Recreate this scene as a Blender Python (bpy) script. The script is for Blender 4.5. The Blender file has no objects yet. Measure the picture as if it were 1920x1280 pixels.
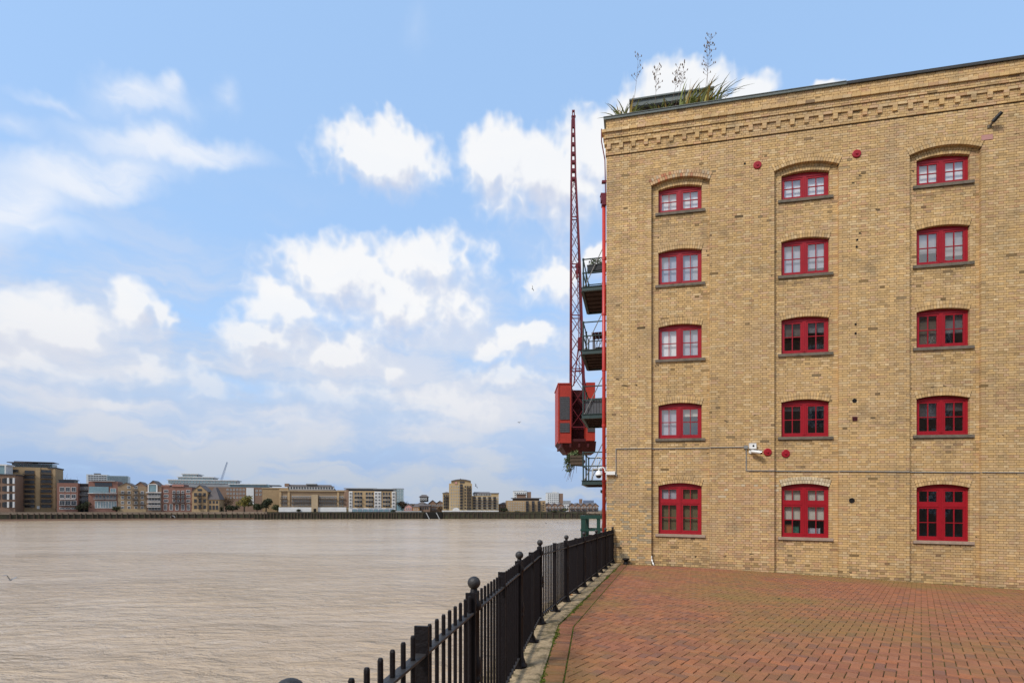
import bpy, bmesh, math, random
from mathutils import Vector, Matrix
R = math.radians
random.seed(7)
scene = bpy.context.scene
COL = scene.collection

# ------------------------------------------------------------------ camera
EYE = 1.65                       # eye height above the paving at the camera
cam_data = bpy.data.cameras.new('camera')
cam = bpy.data.objects.new('camera', cam_data)
COL.objects.link(cam)
cam.location = (0, 0, EYE)
cam.rotation_euler = (R(90), 0, 0)
cam_data.sensor_width = 36.0
cam_data.lens = 36.0 * 1000 / 1920
cam_data.shift_y = 315 / 1920
cam_data.clip_start = 0.05
cam_data.clip_end = 6000
scene.camera = cam

# ------------------------------------------------------------------ light
SUN_EL, SUN_AZ = 48.0, -134.0     # azimuth from +Y, clockwise; behind and to the left of the camera
sun_dir = Vector((math.sin(R(SUN_AZ)) * math.cos(R(SUN_EL)), math.cos(R(SUN_AZ)) * math.cos(R(SUN_EL)), math.sin(R(SUN_EL))))
sun_data = bpy.data.lights.new('sun', 'SUN')
sun_data.energy = 1.5
sun_data.angle = R(11)
sun_data.color = (1.0, 0.95, 0.87)
sun = bpy.data.objects.new('sun', sun_data)
sun.rotation_euler = (-sun_dir).to_track_quat('-Z', 'Y').to_euler()
COL.objects.link(sun)
scene.view_settings.view_transform = 'Standard'
scene.view_settings.look = 'None'
scene.view_settings.gamma = 1.0
scene.view_settings.use_curve_mapping = False
scene.view_settings.exposure = 1.17

# ------------------------------------------------------------------ sky
def new_world():
    w = bpy.data.worlds.new('World'); scene.world = w
    w.use_nodes = True
    nt = w.node_tree
    for n in list(nt.nodes): nt.nodes.remove(n)
    return w, nt

class NG:
    """small helper for building node trees"""
    def __init__(self, nt): self.nt = nt
    def n(self, t, **k):
        nd = self.nt.nodes.new(t)
        for a, b in k.items(): setattr(nd, a, b)
        return nd
    def lk(self, a, b): self.nt.links.new(a, b)
    def put(self, sock, v):
        if isinstance(v, bpy.types.NodeSocket): self.lk(v, sock)
        elif v is not None: sock.default_value = v
    def math(self, op, a, b=None, c=None, clamp=False):
        nd = self.n('ShaderNodeMath', operation=op, use_clamp=clamp)
        self.put(nd.inputs[0], a)
        if b is not None: self.put(nd.inputs[1], b)
        if c is not None: self.put(nd.inputs[2], c)
        return nd.outputs[0]
    def vmath(self, op, a, b=None, out=0):
        nd = self.n('ShaderNodeVectorMath', operation=op)
        self.put(nd.inputs[0], a)
        if b is not None: self.put(nd.inputs[1], b)
        return nd.outputs[out]
    def vscale(self, a, s):
        nd = self.n('ShaderNodeVectorMath', operation='SCALE')
        self.put(nd.inputs[0], a); self.put(nd.inputs['Scale'], s)
        return nd.outputs[0]
    def rng(self, v, a, b, c=0.0, d=1.0, mode='SMOOTHSTEP'):
        nd = self.n('ShaderNodeMapRange', interpolation_type=mode)
        self.put(nd.inputs[0], v); self.put(nd.inputs[1], a); self.put(nd.inputs[2], b); self.put(nd.inputs[3], c); self.put(nd.inputs[4], d)
        return nd.outputs[0]
    def mix(self, f, a, b, mode='MIX'):
        nd = self.n('ShaderNodeMix', data_type='RGBA', blend_type=mode)
        self.put(nd.inputs[0], f)
        self.put(nd.inputs[6], a if isinstance(a, bpy.types.NodeSocket) else tuple(a) + (1,) * (4 - len(a)))
        self.put(nd.inputs[7], b if isinstance(b, bpy.types.NodeSocket) else tuple(b) + (1,) * (4 - len(b)))
        return nd.outputs[2]
    def noise(self, vec, scale, detail=4, rough=0.5, dist=0.0, col=False):
        nd = self.n('ShaderNodeTexNoise')
        if vec is not None: self.lk(vec, nd.inputs['Vector'])
        nd.inputs['Scale'].default_value = scale; nd.inputs['Detail'].default_value = detail
        nd.inputs['Roughness'].default_value = rough; nd.inputs['Distortion'].default_value = dist
        return nd.outputs['Color' if col else 'Fac']

def noise2(self, vec, scale, detail=4, rough=0.5, col=False):
    nd = self.n('ShaderNodeTexNoise', noise_dimensions='2D')
    self.lk(vec, nd.inputs['Vector'])
    nd.inputs['Scale'].default_value = scale; nd.inputs['Detail'].default_value = detail; nd.inputs['Roughness'].default_value = rough
    return nd.outputs['Color' if col else 'Fac']
NG.noise2 = noise2
def sky_pt(x, y):
    """a direction of the sky as azimuth and elevation"""
    X, Z = (x - 960) / 1000, (955 - y) / 1000
    return math.atan(X), math.atan2(Z, math.sqrt(1 + X * X))

world, wnt = new_world()
g = NG(wnt)
tc = g.n('ShaderNodeTexCoord')
sep = g.n('ShaderNodeSeparateXYZ'); g.lk(tc.outputs['Generated'], sep.inputs[0])
az = g.math('ARCTAN2', sep.outputs[0], sep.outputs[1])
el = g.math('ARCSINE', sep.outputs[2])
cmb = g.n('ShaderNodeCombineXYZ'); g.lk(az, cmb.inputs[0]); g.lk(el, cmb.inputs[1])
P = cmb.outputs[0]
# blue of the open sky
sky = g.n('ShaderNodeTexSky', sky_type='NISHITA', sun_disc=False)
sky.sun_elevation = R(SUN_EL); sky.sun_rotation = R(SUN_AZ)
sky.air_density = 1.0; sky.dust_density = 1.6; sky.ozone_density = 1.6

CUMULUS = [  # azimuth/elevation of each heap: x, y, half width, half height, turn, strength
    (715, 285, 112, 52, -4, 1.0), (745, 262, 62, 44, 0, 1.0), (660, 285, 60, 34, 8, .8),
    (935, 285, 72, 58, 0, 1.05), (1000, 320, 110, 74, 0, 1.05), (1060, 350, 100, 80, 0, .9), (1110, 290, 90, 90, 0, .95),
    (1270, 170, 105, 62, 0, 1.15), (1390, 190, 80, 40, -12, 1.0), (1170, 240, 80, 60, 0, 1.0), (1550, 165, 30, 14, 0, .8),
    (800, 500, 115, 66, -6, .95), (650, 525, 125, 70, 5, .95), (560, 580, 110, 64, 0, .85), (740, 565, 190, 60, 0, .85),
    (500, 635, 78, 42, 0, .95), (610, 650, 110, 34, 0, .7), (100, 600, 118, 52, 4, 1.05), (0, 590, 70, 45, 0, 1.0),
    (262, 575, 44, 50, 0, 1.05), (310, 600, 32, 38, 0, .8), (60, 680, 210, 48, 0, .55), (250, 690, 90, 30, 0, .45),
    (985, 632, 58, 32, 0, .95), (920, 645, 44, 24, 0, .7), (770, 630, 26, 18, 0, .6), (1045, 520, 66, 50, 0, .7),
    (960, 700, 110, 30, 0, .55), (735, 690, 34, 32, 0, .7), (385, 730, 56, 26, 0, .6), (215, 755, 60, 24, 0, .6),
    (370, 805, 46, 22, 0, .75), (520, 790, 60, 18, 0, .4), (640, 740, 160, 50, 0, .5), (860, 770, 160, 50, 0, .45),
    (1120, 480, 40, 30, 0, .8),
]
CIRRUS = [(150, 325, 200, 50, 16, 1.0), (330, 280, 190, 40, 10, .95), (10, 385, 150, 70, 28, .95), (270, 195, 120, 42, 14, .8),
          (325, 170, 34, 28, 0, .75), (60, 430, 150, 36, 10, .6), (425, 175, 34, 40, -28, .42), (100, 195, 90, 18, -5, .45), (785, 55, 34, 80, -30, .20), (255, 245, 28, 55, 10, .55), (20, 230, 80, 30, 0, .4)]
import numpy as np
def lobe_field(items, AZ, EL, ssign, base, egg, k):
    """where the heaps of cloud stand: one soft lobe each, joined with a smooth maximum"""
    best = np.full(AZ.shape, -3.0)
    for x, y, rx, ry, rot, st in items:
        a, e = sky_pt(x, y); a1, _ = sky_pt(x + rx, y); _, e1 = sky_pt(x, y - ry)
        t = R(ssign * rot); dx, dy = AZ - a, EL - e
        X = (dx * math.cos(t) + dy * math.sin(t)) / (a1 - a); Y = (-dx * math.sin(t) + dy * math.cos(t)) / (e1 - e)
        Y = np.where(Y < 0, Y * egg, Y)
        val = st * (base - np.sqrt(X * X + Y * Y))
        h = np.maximum(k - np.abs(best - val), 0) / k
        best = np.maximum(best, val) + h * h * h * k / 6
    return best
NX, NY = 1440, 400                       # a quarter degree in azimuth, 0 to 90 degrees of elevation
AZ, EL = np.meshgrid((np.arange(NX) + .5) / NX * 2 * math.pi - math.pi, (np.arange(NY) + .5) / NY * math.pi / 2)
field = np.ones((NY, NX, 4), np.float32)
field[..., 0] = lobe_field(CUMULUS, AZ, EL, -1, 1.0, .62, .25)
field[..., 1] = lobe_field(CUMULUS, AZ - .010, EL + .030, -1, 1.0, .62, .25)
field[..., 2] = lobe_field(CIRRUS, AZ, EL, 1, 1.25, 1.0, .2)
lob = bpy.data.images.new('cloud_lobes', NX, NY, alpha=False, float_buffer=True)
lob.colorspace_settings.name = 'Non-Color'
lob.pixels.foreach_set(field.ravel())
def lobes(vec):
    mp = g.n('ShaderNodeMapping'); mp.inputs[1].default_value = (.5, 0, 0); mp.inputs[3].default_value = (1 / (2 * math.pi), 2 / math.pi, 1)
    g.lk(vec, mp.inputs[0])
    im = g.n('ShaderNodeTexImage', image=lob, interpolation='Cubic', extension='EXTEND'); g.lk(mp.outputs[0], im.inputs[0])
    sx = g.n('ShaderNodeSeparateColor'); g.lk(im.outputs[0], sx.inputs[0])
    return sx.outputs
WARP = g.vmath('SUBTRACT', g.noise2(P, 7.5, 4, .62, True), (.5, .5, .5))
LO = lobes(g.vmath('ADD', P, g.vscale(WARP, .085)))
wsep = g.n('ShaderNodeSeparateXYZ'); g.lk(WARP, wsep.inputs[0])
away = g.rng(g.math('ABSOLUTE', g.math('ADD', az, .06)), .80, 1.1)       # unseen heaps added around the rest to whiten light and reflections
rest = g.math('ADD', g.math('MULTIPLY_ADD', wsep.outputs[0], 3.4, .22), g.math('MULTIPLY', g.math('SUBTRACT', 1.0, away), -3.0))
def dens(vec, lobe):
    fine = g.math('SUBTRACT', g.noise2(vec, 10, 5, .52), .5)
    bil = g.math('ABSOLUTE', g.math('MULTIPLY_ADD', g.noise2(vec, 24, 2, .5), 2.0, -1.0))       # cauliflower heads
    return g.math('ADD', g.math('MULTIPLY_ADD', fine, .88, g.math('MAXIMUM', lobe, rest)), g.math('MULTIPLY_ADD', bil, -.45, .10))
d0 = dens(P, LO[0])
d1 = dens(g.vmath('ADD', P, (-.010, .030, 0)), LO[1])
edge = g.rng(g.math('SUBTRACT', d0, d1), -.20, .40, .95, .40)          # a little crisper on top, frayed underneath
cover = g.math('MULTIPLY', g.rng(d0, -.24, edge), .96)
# thin high streaks
pc = g.vmath('ADD', P, g.vscale(WARP, .07))
cb = lobes(pc)[2]
stm = g.n('ShaderNodeMapping'); stm.inputs[2].default_value = (0, 0, R(-18)); stm.inputs[3].default_value = (3.0, 14, 1)
g.lk(pc, stm.inputs[0])
streak = g.noise2(stm.outputs[0], 1.6, 5, .6)
cirrus = g.math('MULTIPLY', g.rng(cb, 0.0, 1.0), g.rng(streak, .2, .62, .45, 1.0))
cirrus = g.math('MULTIPLY', cirrus, .95)
# a veil of flat cloud that thickens towards the horizon, all the way round
vm = g.n('ShaderNodeMapping'); vm.inputs[3].default_value = (2.2, 9, 1)
g.lk(g.vmath('ADD', P, g.vscale(WARP, .06)), vm.inputs[0])
vn = g.noise2(vm.outputs[0], 1.5, 5, .55)
veil = g.math('MULTIPLY', g.rng(el, .56, .16), g.rng(g.math('ADD', vn, g.rng(el, .42, .10, 0, .34)), .34, .70))
veil = g.math('MULTIPLY', veil, .92)
# colours, in the sky texture's own units (times the strength below)
K = 1 / 0.1 / 2.25                                       # radiance 1.0 on screen
def kc(*c): return tuple(x * K for x in c)
skyc = g.mix(.74, g.mix(1.0, sky.outputs[0], (1.15, 1.15, 1.15), 'MULTIPLY'), kc(.40, .63, .98))
veilc = g.mix(g.rng(vn, .36, .62), kc(.50, .62, .82), kc(.72, .745, .82))
veilc = g.mix(g.rng(el, .02, .19), g.mix(g.rng(vn, .40, .60), kc(.34, .48, .74), kc(.50, .56, .66)), veilc)
lit = g.rng(g.math('SUBTRACT', d0, d1), -.52, .24)
cloudc = g.mix(lit, kc(.69, .715, .82), kc(.985, .985, .985))
cloudc = g.mix(g.rng(el, .36, .10, .10, .85), cloudc, veilc)
c = g.mix(veil, skyc, veilc)
c = g.mix(cirrus, c, kc(.84, .89, .98))
c = g.mix(cover, c, cloudc)
bg = g.n('ShaderNodeBackground'); g.lk(c, bg.inputs[0]); bg.inputs[1].default_value = 0.1
wo = g.n('ShaderNodeOutputWorld'); g.lk(bg.outputs[0], wo.inputs[0])
world.cycles.sampling_method = 'MANUAL'
world.cycles.sample_map_resolution = 512

# ------------------------------------------------------------------ helpers
ORG = {}                                     # world origin of every object
def V(*a): return Vector(a)
def link(o, parent, org):
    COL.objects.link(o)
    if parent is not None:
        o.parent = parent; o.location = org - ORG[parent.name]
    else: o.location = org
    ORG[o.name] = org.copy()
    return o
def tag(o, label=None, cat=None, group=None, kind=None):
    if label: o['label'] = label
    if cat: o['category'] = cat
    if group: o['group'] = group
    if kind: o['kind'] = kind
    return o
def empty(name, loc, label=None, cat=None, group=None):
    o = bpy.data.objects.new(name, None); o.empty_display_size = .2
    link(o, None, Vector(loc))
    return tag(o, label, cat, group)
def inst(name, me, parent, org):
    """an object of its own that shares the mesh of its likes"""
    return link(bpy.data.objects.new(name, me), parent, Vector(org))

class MB:
    """collects faces; build() links them as one mesh object"""
    def __init__(s): s.v, s.f, s.m, s.c = [], [], [], []
    def poly(s, pts, m=0, col=None):
        i = len(s.v); s.v.extend(Vector(p) for p in pts); s.f.append(tuple(range(i, i + len(pts)))); s.m.append(m); s.c.append(col)
    def faces(s, pts, fs, m=0, col=None):
        i = len(s.v); s.v.extend(Vector(p) for p in pts)
        for f in fs: s.f.append(tuple(i + k for k in f)); s.m.append(m); s.c.append(col)
    def hexa(s, p, m=0, col=None, skip=()):
        """eight corners: bottom ring 0-3, top ring 4-7"""
        fs = [(0, 3, 2, 1), (4, 5, 6, 7), (0, 1, 5, 4), (1, 2, 6, 5), (2, 3, 7, 6), (3, 0, 4, 7)]
        s.faces(p, [f for k, f in enumerate(fs) if k not in skip], m, col)
    def par(s, o, a, b, c, m=0, col=None, skip=()):
        o, a, b, c = Vector(o), Vector(a), Vector(b), Vector(c)
        s.hexa([o, o + a, o + a + b, o + b, o + c, o + a + c, o + a + b + c, o + b + c], m, col, skip)
    def box(s, x0, x1, y0, y1, z0, z1, m=0, col=None):
        s.par((x0, y0, z0), (x1 - x0, 0, 0), (0, y1 - y0, 0), (0, 0, z1 - z0), m, col)
    def tube(s, p0, p1, r0, r1=None, n=8, m=0, col=None, caps=True):
        p0, p1 = Vector(p0), Vector(p1); r1 = r0 if r1 is None else r1
        d = (p1 - p0).normalized(); a = d.cross(V(0, 0, 1) if abs(d.z) < .9 else V(1, 0, 0)).normalized(); b = d.cross(a)
        pts = []
        for p, r in ((p0, r0), (p1, r1)):
            for k in range(n):
                t = 2 * math.pi * (k + .5) / n; pts.append(p + (a * math.cos(t) + b * math.sin(t)) * r)
        fs = [(k, n + k, n + (k + 1) % n, (k + 1) % n) for k in range(n)]
        if caps: fs += [tuple(range(n)), tuple(range(2 * n - 1, n - 1, -1))]
        s.faces(pts, fs, m, col)
    def path(s, pts, r, n=8, m=0, col=None):
        for a, b in zip(pts[:-1], pts[1:]): s.tube(a, b, r, r, n, m, col)
    def bar(s, p0, p1, w, t, side, m=0, col=None):
        """flat bar from p0 to p1, width w along side, thickness t across"""
        p0, p1, side = Vector(p0), Vector(p1), Vector(side).normalized()
        d = (p1 - p0); n = d.cross(side).normalized()
        s.par(p0 - side * w / 2 - n * t / 2, side * w, n * t, d, m, col)
    def lathe(s, c, prof, n=14, m=0, col=None):
        c = Vector(c); pts = []
        for r, z in prof:
            for k in range(n):
                t = 2 * math.pi * k / n; pts.append(c + V(r * math.cos(t), r * math.sin(t), z))
        fs = []
        for j in range(len(prof) - 1):
            for k in range(n): fs.append((j * n + k, j * n + (k + 1) % n, (j + 1) * n + (k + 1) % n, (j + 1) * n + k))
        fs.append(tuple(range(n - 1, -1, -1))); L = (len(prof) - 1) * n; fs.append(tuple(range(L, L + n)))
        s.faces(pts, fs, m, col)
    def mesh(s, name, mats, org=V(0, 0, 0), smooth=False):
        me = bpy.data.meshes.new(name)
        me.from_pydata([tuple(p - org) for p in s.v], [], s.f)
        for mt in (mats if isinstance(mats, (list, tuple)) else [mats]): me.materials.append(M[mt] if isinstance(mt, str) else mt)
        me.polygons.foreach_set('material_index', s.m)
        if any(c is not None for c in s.c):
            at = me.color_attributes.new('Col', 'FLOAT_COLOR', 'CORNER'); buf = []
            for f, c in zip(s.f, s.c): buf.extend((tuple(c or (.5, .5, .5)) + (1,)) * len(f))
            at.data.foreach_set('color', buf)
        if smooth: me.polygons.foreach_set('use_smooth', [True] * len(s.f))
        me.update()
        return me
    def build(s, name, mats, parent=None, org=None, smooth=False):
        org = Vector(org) if org is not None else (ORG[parent.name] if parent is not None else V(0, 0, 0))
        return link(bpy.data.objects.new(name, s.mesh(name, mats, org, smooth)), parent, org)

# ------------------------------------------------------------------ materials
M = {}
def mat(name, col, rough=.8, metal=0, var=.15, vscale=3.0, bump=0.0, bscale=40, attr=False, col2=None, spec=.4, dirt=None, streak=False):
    m = bpy.data.materials.new(name); m.use_nodes = True; M[name] = m
    q = NG(m.node_tree); b = m.node_tree.nodes['Principled BSDF']
    geo = q.n('ShaderNodeNewGeometry'); pos = geo.outputs['Position']
    base = tuple(col) + (1,)
    if attr:
        a = q.n('ShaderNodeAttribute', attribute_name='Col'); base = a.outputs['Color']
    n1 = q.noise(pos, vscale, 5, .6)
    if col2 is not None:
        base = q.mix(q.rng(n1, .35, .65), base, col2)
    n2 = q.noise(pos, vscale * 7.3, 3, .6)
    k = q.math('MULTIPLY_ADD', q.math('ADD', q.math('SUBTRACT', n1, .5), q.math('SUBTRACT', n2, .5)), var * 3, 1.0)
    c = q.mix(1.0, base, (1, 1, 1), 'MULTIPLY')
    vs = q.n('ShaderNodeVectorMath', operation='SCALE'); q.lk(c, vs.inputs[0]); q.lk(k, vs.inputs['Scale'])
    out = vs.outputs[0]
    if dirt is not None:
        dcol, dscale, lo, hi, amt = dirt
        out = q.mix(q.math('MULTIPLY', q.rng(q.noise(pos, dscale, 6, .65), lo, hi), amt), out, dcol)
    if streak:                                  # broad tone changes from rain, soot and repointing
        br = q.noise(pos, .42, 5, .62, .6)
        out = q.mix(q.math('MULTIPLY', q.rng(br, .50, .72), .38), out, (.40, .285, .185))
        out = q.mix(q.math('MULTIPLY', q.rng(q.noise(pos, .75, 6, .66, .4), .56, .74), .40), out, (.25, .18, .115))
    if streak:                                  # rain and soot runs down the face
        mp = q.n('ShaderNodeMapping'); mp.inputs[3].default_value = (2.6, 2.6, .22); q.lk(pos, mp.inputs[0])
        out = q.mix(q.math('MULTIPLY', q.rng(q.noise(mp.outputs[0], 1.3, 6, .65, .3), .56, .78), .42), out, (.20, .145, .085))
    q.lk(out, b.inputs['Base Color'])
    b.inputs['Roughness'].default_value = rough; b.inputs['Metallic'].default_value = metal
    b.inputs['Specular IOR Level'].default_value = spec
    if bump:
        bn = q.n('ShaderNodeBump'); bn.inputs['Strength'].default_value = min(1, bump); bn.inputs['Distance'].default_value = .01
        q.lk(q.noise(pos, bscale, 4, .6), bn.inputs['Height']); q.lk(bn.outputs[0], b.inputs['Normal'])
    return m
mat('brick', (.4, .3, .15), .92, attr=True, var=.13, vscale=9, bump=.6, bscale=55, spec=.2, dirt=((.19, .15, .10), 1.3, .50, .76, .55), streak=True)
mat('mortar', (.125, .090, .052), .95, var=.15, vscale=6, bump=.3, spec=.1)
mat('paver', (.3, .12, .07), .9, attr=True, var=.16, vscale=5, bump=.5, bscale=120, spec=.2, dirt=((.19, .145, .042), .30, .40, .68, .62))
mat('joint', (.050, .036, .022), .97, var=.3, vscale=4, bump=.4, col2=(.075, .085, .018), spec=.1)
mat('coping_concrete', (.37, .275, .165), .93, var=.35, vscale=9, bump=.8, bscale=60, spec=.15, dirt=((.085, .072, .035), 5.5, .44, .62, .75))
mat('quay_stone', (.12, .11, .085), .9, var=.3, vscale=1.5, bump=.5, bscale=12, col2=(.07, .08, .045))
mat('black_iron', (.0075, .0055, .0065), .5, var=.3, vscale=20, bump=.5, bscale=60, spec=.22, dirt=((.03, .014, .009), 9, .62, .78, .6))
mat('grey_iron', (.020, .018, .018), .55, var=.25, vscale=20, bump=.35, bscale=70, spec=.5)
mat('red_paint', (.30, .0065, .0150), .45, var=.16, vscale=8, bump=.1, bscale=30, spec=.4)
mat('crane_red', (.130, .008, .018), .55, var=.18, vscale=6, bump=.15)
mat('cab_red', (.36, .032, .020), .55, var=.2, vscale=3, bump=.1, dirt=((.16, .02, .015), 2.0, .55, .75, .5))
mat('cab_dark', (.06, .006, .009), .7, var=.25, vscale=4, bump=.2)  # darkened to paint the shade of the cab's middle recess into the red
mat('pipe_red', (.42, .030, .022), .4, var=.08, vscale=4)
mat('mesh_grey', (.075, .078, .09), .6, var=.2, vscale=10)
mat('sill_stone', (.16, .13, .10), .95, var=.3, vscale=7, bump=.6, bscale=50, dirt=((.05, .055, .035), 4, .45, .7, .6))
mat('sill_pale', (.34, .25, .19), .95, var=.2, vscale=7, bump=.5, bscale=50)
mat('slate', (.13, .15, .145), .8, var=.25, vscale=4, bump=.4)
mat('dark_coping', (.045, .045, .045), .8, var=.25, vscale=4, bump=.4)
mat('green_steel', (.028, .052, .052), .5, var=.2, vscale=8)
mat('bright_green', (.008, .042, .032), .45, var=.15, vscale=8)
mat('rust_soffit', (.055, .030, .026), .9, var=.5, vscale=5)
mat('steel_rod', (.22, .21, .20), .45, metal=.6, var=.2, vscale=8)
mat('white_plastic', (.72, .72, .69), .4, var=.04, vscale=8)
mat('grey_plastic', (.22, .22, .21), .55, var=.1, vscale=8)
mat('black_plastic', (.015, .015, .016), .4, var=.1)
mat('lens', (.01, .01, .012), .08, var=.05, spec=.8)
mat('dark_hole', (.008, .007, .006), .95, var=.1)
mat('room', (.11, .10, .085), .95, var=.3, vscale=.8)
mat('blind_white', (.86, .86, .86), .9, var=.03)
mat('blind_grey', (.46, .46, .52), .9, var=.05)  # lavender grey of blind and painted sky reflection together
mat('blind_cream', (.58, .55, .47), .9, var=.05)
mat('curtain_olive', (.16, .13, .065), .9, var=.15, vscale=9)
mat('curtain_brown', (.13, .10, .08), .9, var=.3, vscale=9)
mat('curtain_grey', (.17, .17, .18), .9, var=.3, vscale=9)
mat('box_orange', (.42, .15, .05), .7, var=.3, vscale=14)
mat('box_green', (.04, .16, .11), .7, var=.3, vscale=14)
mat('timber_dark', (.07, .048, .032), .85, var=.35, vscale=8, bump=.3)
mat('leaf_flax', (.20, .21, .06), .6, attr=True, var=.15, vscale=6, spec=.3)
mat('stalk', (.15, .105, .08), .85, var=.2, vscale=8)
mat('leaf_small', (.05, .085, .025), .7, attr=True, var=.2, vscale=10)
mat('moss', (.10, .14, .018), .95, attr=True, var=.3, vscale=12)
mat('bark', (.07, .055, .04), .95, var=.3, vscale=2)
mat('far_leaf', (.08, .07, .03), .9, attr=True, var=.2, vscale=1)
mat('bird_dark', (.05, .042, .042), .9, var=.3, vscale=6)
mat('bird_grey', (.20, .20, .21), .8, var=.2, vscale=6)
mat('foreshore', (.11, .062, .038), .95, var=.3, vscale=.25, bump=.4, bscale=2)
mat('far_ground', (.12, .11, .085), .95, var=.3, vscale=.05)
mat('felt', (.13, .13, .13), .9, var=.2, vscale=1)
# glass: a thin reflecting sheet that lets the room show through
def glass(name, refl, tint=(1, 1, 1)):
    m = bpy.data.materials.new(name); m.use_nodes = True; M[name] = m
    nt = m.node_tree; q = NG(nt)
    for n in list(nt.nodes): nt.nodes.remove(n)
    fr = q.n('ShaderNodeLayerWeight'); fr.inputs[0].default_value = .5
    geo = q.n('ShaderNodeNewGeometry')
    bn = q.n('ShaderNodeBump'); bn.inputs['Strength'].default_value = .06; bn.inputs['Distance'].default_value = .02
    q.lk(q.noise(geo.outputs['Position'], 5, 2, .5), bn.inputs['Height'])
    gl = q.n('ShaderNodeBsdfGlossy'); gl.inputs['Roughness'].default_value = .03; q.lk(bn.outputs[0], gl.inputs['Normal'])
    tr = q.n('ShaderNodeBsdfTransparent'); tr.inputs[0].default_value = tuple(tint) + (1,)
    mx = q.n('ShaderNodeMixShader'); q.lk(q.math('MULTIPLY_ADD', q.math('POWER', fr.outputs['Facing'], 5.0), .9, refl + .04, True), mx.inputs[0])
    q.lk(tr.outputs[0], mx.inputs[1]); q.lk(gl.outputs[0], mx.inputs[2])
    o = q.n('ShaderNodeOutputMaterial'); q.lk(mx.outputs[0], o.inputs[0])
glass('pane_glass', .19, (.95, .96, .96))
mat('far_glass', (.03, .035, .042), .12, var=.2, vscale=.3, spec=.6)
mat('far_glass_blue', (.16, .25, .28), .15, var=.2, vscale=.2, spec=.6)
for nm, c in dict(f_tan=(.31, .215, .118), f_tan2=(.35, .25, .14), f_brown=(.205, .128, .088), f_red=(.21, .105, .080), f_white=(.58, .58, .57), f_grey=(.26, .265, .27),
                  f_dark=(.055, .052, .055), f_slate=(.10, .088, .088), f_stone=(.36, .28, .18), f_pink=(.46, .24, .21), f_orange=(.44, .23, .09), f_green=(.05, .10, .09), f_blue=(.14, .19, .30), f_olive=(.26, .185, .115), f_yellow=(.37, .27, .145)).items():
    mat(nm, c, .85, var=.16, vscale=.35, bump=0)
mat('river_wall_mat', (.042, .035, .026), .95, var=.8, vscale=.5, col2=(.034, .034, .017))
mat('river_coping', (.20, .155, .115), .95, var=.35, vscale=.25)
# procedural brick for the river face of the warehouse and the parapet back
def plain_brick():
    m = bpy.data.materials.new('river_brick'); m.use_nodes = True; M['river_brick'] = m
    q = NG(m.node_tree); b = m.node_tree.nodes['Principled BSDF']
    uv = q.n('ShaderNodeAttribute', attribute_name='wall_uv')
    br = q.n('ShaderNodeTexBrick'); q.lk(uv.outputs['Vector'], br.inputs['Vector'])
    br.inputs['Color1'].default_value = (.42, .29, .13, 1); br.inputs['Color2'].default_value = (.36, .22, .11, 1); br.inputs['Mortar'].default_value = (.2, .15, .1, 1)
    br.inputs['Scale'].default_value = 1; br.inputs['Brick Width'].default_value = .242; br.inputs['Row Height'].default_value = .0701; br.inputs['Mortar Size'].default_value = .006
    q.lk(br.outputs[0], b.inputs['Base Color']); b.inputs['Roughness'].default_value = .95
    bn = q.n('ShaderNodeBump'); bn.inputs['Strength'].default_value = .6; bn.inputs['Distance'].default_value = .006; bn.invert = True
    q.lk(br.outputs['Fac'], bn.inputs['Height']); q.lk(bn.outputs[0], b.inputs['Normal'])
plain_brick()
# tidal water: silty, with small wind ripples
def water_mat():
    m = bpy.data.materials.new('river_water'); m.use_nodes = True; M['river_water'] = m
    q = NG(m.node_tree); b = m.node_tree.nodes['Principled BSDF']
    geo = q.n('ShaderNodeNewGeometry'); pos = geo.outputs['Position']
    big = q.noise(pos, .035, 4, .6)
    q.lk(q.mix(q.rng(big, .35, .65), (.39, .29, .192), (.44, .335, .228)), b.inputs['Base Color'])
    b.inputs['Roughness'].default_value = .15; b.inputs['Specular IOR Level'].default_value = .32; b.inputs['IOR'].default_value = 1.33
    mp = q.n('ShaderNodeMapping'); mp.inputs[2].default_value = (0, 0, R(18)); mp.inputs[3].default_value = (.75, 1.3, 1); q.lk(pos, mp.inputs[0])
    def ridge(s, d): return q.math('SUBTRACT', 1.0, q.math('ABSOLUTE', q.math('MULTIPLY_ADD', q.noise(mp.outputs[0], s, d, .6, .9), 2.0, -1.0)))
    h = q.math('ADD', q.math('MULTIPLY', q.noise(mp.outputs[0], .85, 5, .60, .5), 1.25), q.math('ADD', q.math('MULTIPLY', q.noise(mp.outputs[0], 2.6, 3, .55, .3), .30), q.math('MULTIPLY', q.noise(mp.outputs[0], .2, 3, .55, .4), 1.2)))
    lane = q.n('ShaderNodeMapping'); lane.inputs[2].default_value = (0, 0, R(14)); lane.inputs[3].default_value = (.012, .05, 1); q.lk(pos, lane.inputs[0])
    gust = q.math('MULTIPLY', q.rng(q.noise(pos, .09, 3, .5), .3, .7, .6, 1.15), q.rng(q.noise(lane.outputs[0], 1.0, 4, .55, .5), .36, .62, .45, 1.25))
    bn = q.n('ShaderNodeBump'); bn.inputs['Strength'].default_value = 1.0; bn.inputs['Distance'].default_value = .34
    q.lk(q.math('MULTIPLY', h, gust), bn.inputs['Height']); q.lk(bn.outputs[0], b.inputs['Normal'])
water_mat()

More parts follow.
